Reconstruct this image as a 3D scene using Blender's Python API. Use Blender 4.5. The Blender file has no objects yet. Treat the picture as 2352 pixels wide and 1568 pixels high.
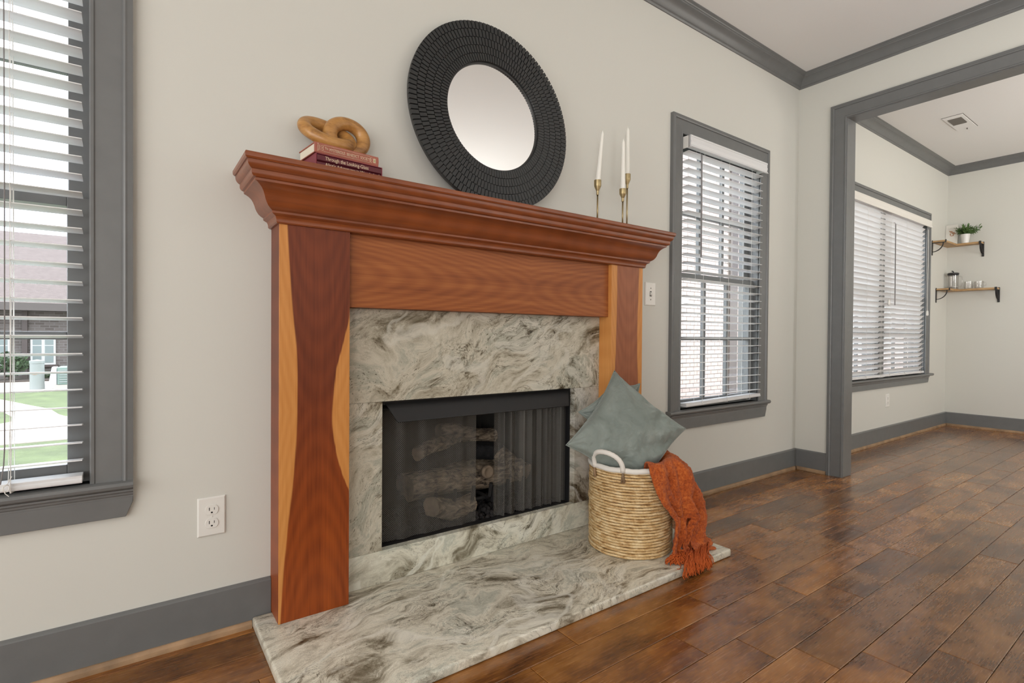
import bpy, bmesh, math, random
import numpy as np
from mathutils import Vector, Matrix, Euler, noise as mnoise
random.seed(7)
rng = np.random.default_rng(7)
S = bpy.context.scene
COL = S.collection
pi = math.pi

# ------------------------------------------------------------------ camera, sky, lights, exposure
CAM_D, CAM_H = 1.76092, 0.89266
cam = bpy.data.cameras.new('camera'); camo = bpy.data.objects.new('camera', cam); COL.objects.link(camo)
cam.sensor_fit = 'HORIZONTAL'; cam.sensor_width = 36.0; cam.lens = 36.0 * 1201.445 / 2352.0
cam.clip_start = 0.02; cam.clip_end = 300
_R = Vector((0.8098687, -0.58656699, 0.00720102)); _U = Vector((4.23497708e-04, 1.28602506e-02, 9.99917214e-01))
_F = Vector((0.58661104, 0.8097986, -0.01066352))
camo.matrix_world = Matrix(((_R.x, _U.x, -_F.x, 0), (_R.y, _U.y, -_F.y, -CAM_D), (_R.z, _U.z, -_F.z, CAM_H), (0, 0, 0, 1)))
S.camera = camo

w = bpy.data.worlds.new('overcast_sky'); S.world = w; w.use_nodes = True
nt = w.node_tree; nt.nodes.clear()
out = nt.nodes.new('ShaderNodeOutputWorld'); bg = nt.nodes.new('ShaderNodeBackground')
tc = nt.nodes.new('ShaderNodeTexCoord'); nz = nt.nodes.new('ShaderNodeTexNoise'); cr = nt.nodes.new('ShaderNodeValToRGB')
nz.inputs['Scale'].default_value = 3.0; nz.inputs['Detail'].default_value = 5
cr.color_ramp.elements[0].position = 0.35; cr.color_ramp.elements[0].color = (0.66, 0.78, 0.95, 1)
cr.color_ramp.elements[1].position = 0.6; cr.color_ramp.elements[1].color = (0.96, 0.97, 1.0, 1)
nt.links.new(tc.outputs['Generated'], nz.inputs['Vector']); nt.links.new(nz.outputs['Fac'], cr.inputs['Fac'])
nt.links.new(cr.outputs['Color'], bg.inputs['Color']); bg.inputs['Strength'].default_value = 8.0
nt.links.new(bg.outputs['Background'], out.inputs['Surface'])

def area_light(name, loc, target, sx, sy, power, color=(1, 1, 1)):
    l = bpy.data.lights.new(name, 'AREA'); l.shape = 'RECTANGLE'; l.size = sx; l.size_y = sy; l.energy = power; l.color = color
    o = bpy.data.objects.new(name, l); COL.objects.link(o); o.location = loc
    o.rotation_euler = (Vector(target) - Vector(loc)).to_track_quat('-Z', 'Y').to_euler()
    return o
# fill lights added out of view, where no windows are built
area_light('side_fill_light', (-2.15, -1.75, 1.2), (3.6, -1.6, 1.25), 2.4, 1.9, 62, (1.0, 0.995, 0.985))
area_light('far_side_fill_light', (-2.15, -3.9, 1.2), (3.6, -3.0, 1.25), 2.4, 1.9, 112, (1.0, 0.995, 0.985))
area_light('dining_side_fill_light', (3.95, -4.7, 1.4), (6.8, -3.2, 1.3), 1.2, 1.8, 120, (1.0, 0.995, 0.98))  # added to brighten the dining-room end wall
# upward fill lights added out of view, bouncing off the ceiling
area_light('ceiling_bounce_fill', (.9, -3.1, 1.5), (1.2, -2.4, 2.65), 1.6, 1.6, 10, (1.0, 0.985, 0.96))
area_light('right_ceiling_bounce_fill', (2.4, -2.6, 1.5), (2.6, -2.2, 2.65), 1.2, 1.2, 27, (1.0, 0.985, 0.96))
area_light('dining_bounce_fill', (5.2, -2.6, 1.6), (5.3, -2.0, 2.65), 1.2, 1.2, 27, (1.0, 0.97, 0.91))

S.view_settings.view_transform = 'Standard'; S.view_settings.look = 'None'
S.view_settings.exposure = -0.10; S.view_settings.gamma = 1.0
S.view_settings.use_curve_mapping = False
S.cycles.use_denoising = True
S.cycles.max_bounces = 10; S.cycles.diffuse_bounces = 5; S.cycles.glossy_bounces = 4
S.cycles.transparent_max_bounces = 24; S.cycles.sample_clamp_indirect = 6.0

# ------------------------------------------------------------------ mesh helpers
class MB:
    def __init__(s): s.v = []; s.f = []
    def add(s, vs, fs):
        b = len(s.v); s.v += [tuple(map(float, p)) for p in vs]; s.f += [tuple(i + b for i in f) for f in fs]; return s
    def box(s, x0, x1, y0, y1, z0, z1):
        return s.add([(x0, y0, z0), (x1, y0, z0), (x1, y1, z0), (x0, y1, z0), (x0, y0, z1), (x1, y0, z1), (x1, y1, z1), (x0, y1, z1)],
                     [(0, 3, 2, 1), (4, 5, 6, 7), (0, 1, 5, 4), (1, 2, 6, 5), (2, 3, 7, 6), (3, 0, 4, 7)])
    def strip(s, rings, closed=True, caps=True):
        """rings: list of equal-length point lists, quads between; closed = ring is closed"""
        n = len(rings[0]); vs = [p for r in rings for p in r]; fs = []
        for i in range(len(rings) - 1):
            for j in range(n if closed else n - 1):
                a = i * n + j; b = i * n + (j + 1) % n
                fs.append((a, b, b + n, a + n))
        if caps and closed:
            fs.append(tuple(range(n - 1, -1, -1))); k = (len(rings) - 1) * n; fs.append(tuple(range(k, k + n)))
        return s.add(vs, fs)
    def tube(s, pts, r, n=8, caps=True, closed=False):
        pts = [Vector(p) for p in pts]; rr = r if hasattr(r, '__len__') else [r] * len(pts)
        rings = []; up = None; m = len(pts)
        for i, p in enumerate(pts):
            if closed: t = pts[(i + 1) % m] - pts[i - 1]
            else: t = pts[min(i + 1, m - 1)] - pts[max(i - 1, 0)]
            t.normalize()
            if up is None:
                up = Vector((0, 0, 1)) if abs(t.z) < .9 else Vector((1, 0, 0))
            a = t.cross(up)
            if a.length < 1e-6: a = t.orthogonal()
            a.normalize(); up = a.cross(t).normalized()
            rings.append([p + a * (rr[i] * math.cos(2 * pi * k / n)) + up * (rr[i] * math.sin(2 * pi * k / n)) for k in range(n)])
        if closed: rings.append(rings[0]); caps = False
        return s.strip(rings, True, caps)
    def lathe(s, prof, c=(0, 0, 0), n=24, axis='z'):
        """prof: list of (radius, height)"""
        rings = []
        for r, h in prof:
            ring = []
            for k in range(n):
                a = 2 * pi * k / n; x, y = r * math.cos(a), r * math.sin(a)
                p = (x, y, h) if axis == 'z' else ((x, h, y) if axis == 'y' else (h, x, y))
                ring.append((p[0] + c[0], p[1] + c[1], p[2] + c[2]))
            rings.append(ring)
        return s.strip(rings, True, True)
    def grid(s, P):
        """P[i][j] points"""
        n = len(P[0]); return s.add([p for r in P for p in r], [(i * n + j, i * n + j + 1, (i + 1) * n + j + 1, (i + 1) * n + j) for i in range(len(P) - 1) for j in range(n - 1)])
    def prism(s, poly, h0, h1, axis='z'):
        f = {'z': lambda a, b, h: (a, b, h), 'y': lambda a, b, h: (a, h, b), 'x': lambda a, b, h: (h, a, b)}[axis]
        return s.strip([[f(a, b, h0) for a, b in poly], [f(a, b, h1) for a, b in poly]])
    def xf(s, M):
        s.v = [tuple(M @ Vector(p)) for p in s.v]; return s

WL = {}                                                     # world location of every root (parts sit at its origin)
def recalc(me):
    bm = bmesh.new(); bm.from_mesh(me); bmesh.ops.recalc_face_normals(bm, faces=bm.faces); bm.to_mesh(me); bm.free()
def build(name, mb, mat, parent=None, smooth=False, bevel=0, seg=2, subsurf=0, kind=None, label=None, fix=True, ang=None):
    me = bpy.data.meshes.new(name)
    off = WL.get(parent.name, Vector()) if parent else Vector()
    me.from_pydata([(p[0] - off.x, p[1] - off.y, p[2] - off.z) for p in mb.v], [], mb.f)
    if fix: recalc(me)
    me.materials.append(mat)
    if smooth: me.polygons.foreach_set('use_smooth', [True] * len(me.polygons))
    o = bpy.data.objects.new(name, me); COL.objects.link(o)
    if parent: o.parent = parent; WL[o.name] = off.copy()
    else: WL[o.name] = Vector()
    if bevel:
        m = o.modifiers.new('b', 'BEVEL'); m.width = bevel; m.segments = seg; m.limit_method = 'ANGLE'; m.angle_limit = math.radians(40)
    if subsurf:
        m = o.modifiers.new('s', 'SUBSURF'); m.levels = m.render_levels = subsurf
    if smooth and ang: me.set_sharp_from_angle(angle=math.radians(ang))
    if kind: o['kind'] = kind
    if label: o['label'] = label
    return o
def thing(name, label, cat, loc, group=None):
    o = bpy.data.objects.new(name, None); COL.objects.link(o); o.location = loc; o.empty_display_size = .05
    WL[o.name] = Vector(loc); o['label'] = label; o['category'] = cat
    if group: o['group'] = group
    return o
def tag(o, label, cat, group=None):
    o['label'] = label; o['category'] = cat
    if group: o['group'] = group
    return o
def struct(name, label, loc=(0, 0, 0)):
    o = bpy.data.objects.new(name, None); COL.objects.link(o); o.location = loc; o['kind'] = 'structure'; o['label'] = label
    WL[o.name] = Vector(loc); return o
def inst(src, name, parent, loc=None, rot=None):
    o = src.copy(); o.name = name; COL.objects.link(o); o.parent = parent
    if loc is not None: o.location = loc
    if rot is not None: o.rotation_euler = rot
    WL[o.name] = WL.get(parent.name, Vector()).copy()
    return o
def text(name, body, size, M, mat, parent, align='LEFT', extrude=.0002, sx=1.0):
    c = bpy.data.curves.new(name, 'FONT'); c.body = body; c.size = size; c.extrude = extrude; c.align_x = align; c.align_y = 'CENTER'
    c.materials.append(mat); o = bpy.data.objects.new(name, c); COL.objects.link(o); o.parent = parent
    off = WL[parent.name]; dg = bpy.context.evaluated_depsgraph_get(); me = bpy.data.meshes.new_from_object(o.evaluated_get(dg)); bpy.data.objects.remove(o); bpy.data.curves.remove(c)
    o = bpy.data.objects.new(name, me); COL.objects.link(o); o.parent = parent
    o.matrix_local = Matrix.Translation(-off) @ M @ Matrix.Diagonal((sx, 1, 1, 1)); return o

# ------------------------------------------------------------------ material helpers
def newmat(name):
    m = bpy.data.materials.new(name); m.use_nodes = True; t = m.node_tree; t.nodes.clear()
    o = t.nodes.new('ShaderNodeOutputMaterial'); b = t.nodes.new('ShaderNodeBsdfPrincipled'); t.links.new(b.outputs[0], o.inputs['Surface'])
    return m, t, b, o
def N(t, typ, **kw):
    n = t.nodes.new(typ)
    for k, v in kw.items():
        if k.startswith('i_'): n.inputs[k[2:].replace('_', ' ')].default_value = v
        else: setattr(n, k, v)
    return n
def L(t, a, b): t.links.new(a, b)
def coords(t, kind='Object', scale=(1, 1, 1), rot=(0, 0, 0), rand=False):
    tc = N(t, 'ShaderNodeTexCoord'); mp = N(t, 'ShaderNodeMapping'); mp.inputs['Scale'].default_value = scale; mp.inputs['Rotation'].default_value = rot
    src = tc.outputs[kind]
    if rand:
        oi = N(t, 'ShaderNodeObjectInfo'); mu = N(t, 'ShaderNodeMath', operation='MULTIPLY'); mu.inputs[1].default_value = 57.3
        L(t, oi.outputs['Random'], mu.inputs[0]); ad = N(t, 'ShaderNodeVectorMath', operation='ADD'); L(t, src, ad.inputs[0]); L(t, mu.outputs[0], ad.inputs[1]); src = ad.outputs[0]
    L(t, src, mp.inputs['Vector']); return mp.outputs[0]
def noise(t, vec, scale=5, detail=4, rough=.55, dist=0):
    n = N(t, 'ShaderNodeTexNoise'); n.inputs['Scale'].default_value = scale; n.inputs['Detail'].default_value = detail
    n.inputs['Roughness'].default_value = rough; n.inputs['Distortion'].default_value = dist; L(t, vec, n.inputs['Vector']); return n.outputs['Fac']
def ramp(t, fac, stops, interp='LINEAR'):
    r = N(t, 'ShaderNodeValToRGB'); e = r.color_ramp.elements; r.color_ramp.interpolation = interp
    while len(e) < len(stops): e.new(0.5)
    for k, (p, c) in enumerate(stops):
        e[k].position = p; e[k].color = (*c, 1) if len(c) == 3 else c
    L(t, fac, r.inputs['Fac']); return r.outputs['Color']
def mixc(t, fac, a, b, blend='MIX'):
    m = N(t, 'ShaderNodeMix', data_type='RGBA', blend_type=blend)
    for i, s in ((6, a), (7, b)):
        if isinstance(s, tuple): m.inputs[i].default_value = (*s, 1) if len(s) == 3 else s
        else: L(t, s, m.inputs[i])
    if isinstance(fac, (int, float)): m.inputs[0].default_value = fac
    else: L(t, fac, m.inputs[0])
    return m.outputs[2]
def math_(t, op, a, b=None, c=None):
    m = N(t, 'ShaderNodeMath', operation=op)
    for i, s in enumerate((a, b, c)):
        if s is None: continue
        if isinstance(s, (int, float)): m.inputs[i].default_value = s
        else: L(t, s, m.inputs[i])
    return m.outputs[0]
def bump(t, b, h, strength=.2, dist=.002):
    n = N(t, 'ShaderNodeBump'); n.inputs['Strength'].default_value = strength; n.inputs['Distance'].default_value = dist
    L(t, h, n.inputs['Height']); L(t, n.outputs[0], b.inputs['Normal'])
def plain(name, col, rough=.5, metal=0, bmp=None, var=0.0, vscale=6, spec=.5, sheen=0):
    m, t, b, o = newmat(name); b.inputs['Roughness'].default_value = rough; b.inputs['Metallic'].default_value = metal
    b.inputs['Specular IOR Level'].default_value = spec
    if sheen: b.inputs['Sheen Weight'].default_value = sheen
    if var:
        f = noise(t, coords(t), vscale, 5)
        lo = tuple(max(0, c * (1 - var)) for c in col); hi = tuple(min(1, c * (1 + var)) for c in col)
        L(t, ramp(t, f, [(.3, lo), (.7, hi)]), b.inputs['Base Color'])
    else: b.inputs['Base Color'].default_value = (*col, 1)
    if bmp: bump(t, b, noise(t, coords(t), bmp[0], 3), bmp[1], bmp[2])
    return m

M = {}
M['wall'] = plain('wall_paint', (.60, .597, .550), .72, bmp=(420, .10, .0006), spec=.25)
M['ceiling'] = plain('ceiling_paint', (.74, .74, .725), .85, bmp=(250, .12, .0008), spec=.2)
M['trim'] = plain('grey_trim_paint', (.140, .144, .143), .36, bmp=(160, .05, .0006), var=.05, vscale=20)
M['white_plastic'] = plain('white_plastic', (.72, .71, .67), .32)
M['blind'] = plain('blind_white', (.80, .81, .82), .42, bmp=(90, .04, .0004))
_t = M['blind'].node_tree; _b = [n for n in _t.nodes if n.type == 'BSDF_PRINCIPLED'][0]; _o = [n for n in _t.nodes if n.type == 'OUTPUT_MATERIAL'][0]
_tl = _t.nodes.new('ShaderNodeBsdfTranslucent'); _tl.inputs[0].default_value = (.86, .83, .77, 1); _mx = _t.nodes.new('ShaderNodeMixShader'); _mx.inputs[0].default_value = .16
_t.links.new(_b.outputs[0], _mx.inputs[1]); _t.links.new(_tl.outputs[0], _mx.inputs[2]); _t.links.new(_mx.outputs[0], _o.inputs['Surface'])
M['cord'] = plain('blind_cord', (.74, .73, .70), .7)
M['greycord'] = plain('grey_cord', (.20, .19, .19), .6)
M['vinyl'] = plain('white_sash_vinyl', (.50, .50, .49), .4)
M['slot'] = plain('dark_slot', (.012, .011, .010), .6)
M['darkmetal'] = plain('black_firebox_metal', (.012, .012, .013), .42, bmp=(300, .05, .0004), spec=.4)
M['soot'] = plain('sooty_firebox_lining', (.034, .031, .027), .8, var=.4, vscale=9)
M['iron'] = plain('wrought_iron', (.016, .015, .015), .55, bmp=(120, .2, .001))
M['brass'] = plain('antique_brass', (.36, .28, .15), .38, metal=.9, var=.1, vscale=40)
M['wax'] = plain('candle_wax', (.80, .79, .73), .42)
M['frame_black'] = plain('black_mirror_frame', (.021, .022, .022), .46, bmp=(140, .05, .0004), spec=.5)
M['mirror'] = plain('silvered_glass', (.93, .935, .93), .01, metal=1)
M['pages'] = plain('book_pages', (.74, .68, .55), .85, bmp=(500, .2, .0004))
M['pink_cover'] = plain('faded_pink_book_cloth', (.36, .115, .078), .6, bmp=(700, .1, .0003), var=.08, vscale=30)
M['maroon'] = plain('maroon_book_cloth', (.10, .010, .018), .5, bmp=(700, .1, .0003))
M['maroon_case'] = plain('maroon_slipcase', (.22, .028, .045), .5, bmp=(700, .1, .0003))
M['gilt'] = plain('cream_gilt_print', (.66, .52, .36), .5)
M['olive'] = plain('olive_print', (.36, .35, .16), .6)
M['handle_rope'] = plain('white_cotton_wrap', (.74, .71, .66), .85, bmp=(260, .3, .001))
M['fringe'] = plain('rust_yarn', (.45, .085, .010), .9, bmp=(500, .4, .001))
M['pot'] = plain('white_ceramic', (.72, .71, .68), .35)
M['leaf'] = plain('green_leaf', (.085, .17, .045), .5, var=.45, vscale=40)
M['blackplastic'] = plain('black_plastic', (.014, .014, .015), .4)
M['shoe'] = plain('bare_wood_moulding', (.30, .19, .105), .6, var=.35, vscale=14)
M['canvas'] = plain('white_canvas', (.70, .68, .63), .8)
M['sketch'] = plain('brown_sketch_ink', (.42, .24, .15), .8)
M['sketch_grey'] = plain('grey_script_ink', (.48, .45, .42), .8)
M['vent_dark'] = plain('vent_shadow_metal', (.16, .15, .13), .6)

def glass(name, tint=(1, 1, 1), gl=.08, rough=.0):
    m, t, b, o = newmat(name); t.nodes.remove(b)
    tr = N(t, 'ShaderNodeBsdfTransparent'); tr.inputs[0].default_value = (*tint, 1); g = N(t, 'ShaderNodeBsdfGlossy'); g.inputs['Roughness'].default_value = rough
    fr = N(t, 'ShaderNodeFresnel'); fr.inputs[0].default_value = 1.35; mx = N(t, 'ShaderNodeMixShader')
    L(t, math_(t, 'ADD', math_(t, 'MULTIPLY', fr.outputs[0], .28), gl * .2), mx.inputs[0]); L(t, tr.outputs[0], mx.inputs[1]); L(t, g.outputs[0], mx.inputs[2]); L(t, mx.outputs[0], o.inputs['Surface'])
    return m
M['pane'] = glass('window_glass', (.97, .98, .98), .02)
M['clearglass'] = glass('clear_drinking_glass', (.965, .96, .955), .25, .03)

# --- cherry wood
def wood(name, kind, axis):
    """kind: 'pillar_l','pillar_r','header','crown'; axis = grain direction"""
    m, t, b, o = newmat(name)
    tco = N(t, 'ShaderNodeTexCoord'); sp = N(t, 'ShaderNodeSeparateXYZ'); L(t, tco.outputs['Object'], sp.inputs[0])
    lng, acr = (sp.outputs['Z'], sp.outputs['X']) if axis == 'z' else (sp.outputs['X'], sp.outputs['Z'])
    fine = noise(t, coords(t, scale={'z': (210, 210, 5), 'x': (5, 210, 210)}[axis]), 1, 3, .65)
    streak = noise(t, coords(t, scale={'z': (38, 38, 1.1), 'x': (1.1, 38, 38)}[axis]), 1, 4, .6, .2)
    wob = noise(t, coords(t, scale={'z': (7, 7, 2.2), 'x': (2.2, 7, 7)}[axis]), 1, 3)
    l0, a0, kk = {'pillar_l': (.66, .115, 26), 'pillar_r': (.75, .12, 24), 'header': (.15, 1.085, 34), 'crown': (.3, 1.29, 12)}[kind]
    ac2 = math_(t, 'POWER', math_(t, 'SUBTRACT', acr, a0), 2.0)
    g = math_(t, 'SUBTRACT', math_(t, 'ABSOLUTE', math_(t, 'SUBTRACT', lng, l0)), math_(t, 'MULTIPLY', ac2, kk))
    g = math_(t, 'ADD', g, math_(t, 'MULTIPLY', wob, .10))
    cath = math_(t, 'ADD', math_(t, 'MULTIPLY', math_(t, 'SINE', math_(t, 'MULTIPLY', g, 62.0)), .5), .5)
    f = math_(t, 'ADD', math_(t, 'MULTIPLY', cath, .11), math_(t, 'ADD', math_(t, 'MULTIPLY', fine, .40), math_(t, 'MULTIPLY', streak, .50)))
    if kind.startswith('pillar'):
        up = ramp(t, f, [(.28, (.095, .020, .007)), (.74, (.205, .046, .015))])
        if kind == 'pillar_r': up = ramp(t, f, [(.28, (.20, .062, .026)), (.74, (.36, .125, .055))])
        lowc = ramp(t, f, [(.28, (.155, .027, .004)), (.76, (.35, .076, .010))])
        zf = N(t, 'ShaderNodeMapRange'); zf.inputs[1].default_value = .75; zf.inputs[2].default_value = .25; L(t, sp.outputs['Z'], zf.inputs[0])
        heart = mixc(t, zf.outputs[0], up, lowc)
        sap = ramp(t, f, [(.25, (.46, .175, .038)), (.8, (.66, .31, .092))])
        fc = N(t, 'ShaderNodeFloatCurve'); fc2 = N(t, 'ShaderNodeFloatCurve')
        vz = math_(t, 'DIVIDE', math_(t, 'SUBTRACT', sp.outputs['Z'], .03), 1.19)
        x0 = math_(t, 'DIVIDE', sp.outputs['X'], .211)
        if kind == 'pillar_l':
            cl = [(0, .03), (.10, .06), (.18, .095), (.26, .14), (.34, .185), (.42, .225), (.55, .25), (.68, .24), (.8, .175), (.9, .14), (1, .11)]
            c2 = [(0, 1.0), (.3, 1.0), (.325, .955), (.36, .885), (.42, .80), (.49, .745), (.57, .765), (.63, .80), (.68, .87), (.73, .94), (.78, 1.0), (1, 1.0)]
        else:
            cl = [(0, .0), (.35, .02), (.5, .06), (.62, .13), (.75, .16), (1, .17)]
            c2 = [(0, .93), (.4, .93), (.5, .89), (.7, .84), (.85, .85), (1, .88)]
        for node, pts in ((fc, cl), (fc2, c2)):
            cv = node.mapping.curves[0]
            cv.points[0].location = pts[0]; cv.points[1].location = pts[-1]
            for p in pts[1:-1]: cv.points.new(*p)
            node.mapping.update(); L(t, vz, node.inputs['Value'])
        jit = math_(t, 'MULTIPLY', math_(t, 'SUBTRACT', fine, .5), .03)
        xx = math_(t, 'ADD', x0, jit)
        def step(a, bb):
            mr = N(t, 'ShaderNodeMapRange', interpolation_type='SMOOTHSTEP'); mr.inputs[1].default_value = -.012; mr.inputs[2].default_value = .012
            L(t, math_(t, 'SUBTRACT', a, bb), mr.inputs[0]); return mr.outputs[0]
        mask = math_(t, 'MULTIPLY', step(xx, fc.outputs[0]), step(fc2.outputs[0], xx))
        if kind == 'pillar_l':                                  # the board's outer edge is heartwood
            ge = N(t, 'ShaderNodeNewGeometry'); gs = N(t, 'ShaderNodeSeparateXYZ'); L(t, ge.outputs['Normal'], gs.inputs[0])
            mask = math_(t, 'MAXIMUM', mask, math_(t, 'LESS_THAN', gs.outputs['X'], -.7)); heart = mixc(t, .0, heart, heart)
        col = mixc(t, mask, sap, heart)
        # worn scuff on the heartwood of the near pillar
        b.inputs['Roughness'].default_value = .40
    elif kind == 'header':
        col = ramp(t, f, [(.28, (.175, .045, .012)), (.50, (.28, .084, .022)), (.76, (.40, .140, .040))]); b.inputs['Roughness'].default_value = .46
    else:
        blot = noise(t, coords(t, scale=(1, 3, 6)), 4, 3)
        f2 = math_(t, 'ADD', math_(t, 'MULTIPLY', f, .6), math_(t, 'MULTIPLY', blot, .4))
        col = ramp(t, f2, [(.30, (.130, .030, .008)), (.70, (.28, .072, .017))]); b.inputs['Roughness'].default_value = .34; b.inputs['Coat Weight'].default_value = .3; b.inputs['Coat Roughness'].default_value = .28
    L(t, col, b.inputs['Base Color']); bump(t, b, fine, .06, .0006)
    b.inputs['Specular IOR Level'].default_value = .5 if kind == 'crown' else .36
    return m
M['pillar_l'] = wood('cherry_board_dark_heart', 'pillar_l', 'z'); M['pillar_r'] = wood('cherry_board_pale_edge', 'pillar_r', 'z')
M['header'] = wood('cherry_header_board', 'header', 'x'); M['crown'] = wood('cherry_crown_stain', 'crown', 'x')

def shelf_wood():
    m, t, b, o = newmat('pine_shelf_wood'); f = noise(t, coords(t, scale=(3, 3, 20), rand=True), 6, 4)
    L(t, ramp(t, f, [(.3, (.33, .185, .075)), (.7, (.52, .34, .16))]), b.inputs['Base Color']); b.inputs['Roughness'].default_value = .5; return m
M['shelfwood'] = shelf_wood()
def knot_wood():
    m, t, b, o = newmat('mango_wood_polish'); v = coords(t, scale=(1, 1, 2.2), rand=True)
    f = noise(t, v, 9, 4, .6, 1.2); fine = noise(t, coords(t, scale=(40, 40, 160)), 2, 3)
    f2 = math_(t, 'ADD', math_(t, 'MULTIPLY', f, .75), math_(t, 'MULTIPLY', fine, .25))
    L(t, ramp(t, f2, [(.30, (.17, .070, .022)), (.48, (.40, .195, .055)), (.72, (.56, .31, .105))]), b.inputs['Base Color']); b.inputs['Roughness'].default_value = .33; return m
M['knot'] = knot_wood()

# --- floor planks
def plank_mat():
    m, t, b, o = newmat('hand_scraped_birch_plank')
    oi = N(t, 'ShaderNodeObjectInfo')
    v = coords(t, scale=(1.0, 4.0, 1), rand=True)
    blot = noise(t, coords(t, scale=(1, 1.6, 1), rand=True), 4.6, 2.5, .5, .5)
    curl = noise(t, coords(t, scale=(1.0, 2.6, 1), rand=True), 11, 5, .6, 1.3)
    fine = noise(t, coords(t, scale=(9, 150, 1), rand=True), 1.6, 4, .6)
    pore = noise(t, coords(t, scale=(40, 210, 1), rand=True), 1.0, 2, .5)
    f = math_(t, 'ADD', math_(t, 'MULTIPLY', blot, .52), math_(t, 'ADD', math_(t, 'MULTIPLY', curl, .13), math_(t, 'ADD', math_(t, 'MULTIPLY', fine, .21), math_(t, 'MULTIPLY', pore, .14))))
    c = ramp(t, f, [(.33, (.054, .019, .006)), (.43, (.150, .054, .013)), (.53, (.280, .112, .025)), (.68, (.43, .20, .056))])
    hs = N(t, 'ShaderNodeHueSaturation'); L(t, c, hs.inputs['Color'])
    mr = N(t, 'ShaderNodeMapRange'); mr.inputs[3].default_value = .66; mr.inputs[4].default_value = 1.28; L(t, oi.outputs['Random'], mr.inputs[0]); L(t, mr.outputs[0], hs.inputs['Value'])
    L(t, hs.outputs[0], b.inputs['Base Color'])
    scr = noise(t, coords(t, scale=(.9, 30, 1), rand=True), 1.0, 1, .4)
    h = math_(t, 'ADD', math_(t, 'MULTIPLY', scr, 1.0), math_(t, 'MULTIPLY', fine, .012))
    bump(t, b, h, .75, .0050)
    b.inputs['Roughness'].default_value = .36
    L(t, ramp(t, fine, [(.3, (.20, .20, .20)), (.7, (.30, .30, .30))]), b.inputs['Roughness']); b.inputs['Specular IOR Level'].default_value = .5; b.inputs['Coat Weight'].default_value = .40; b.inputs['Coat Roughness'].default_value = .20
    return m
M['plank'] = plank_mat()

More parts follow.
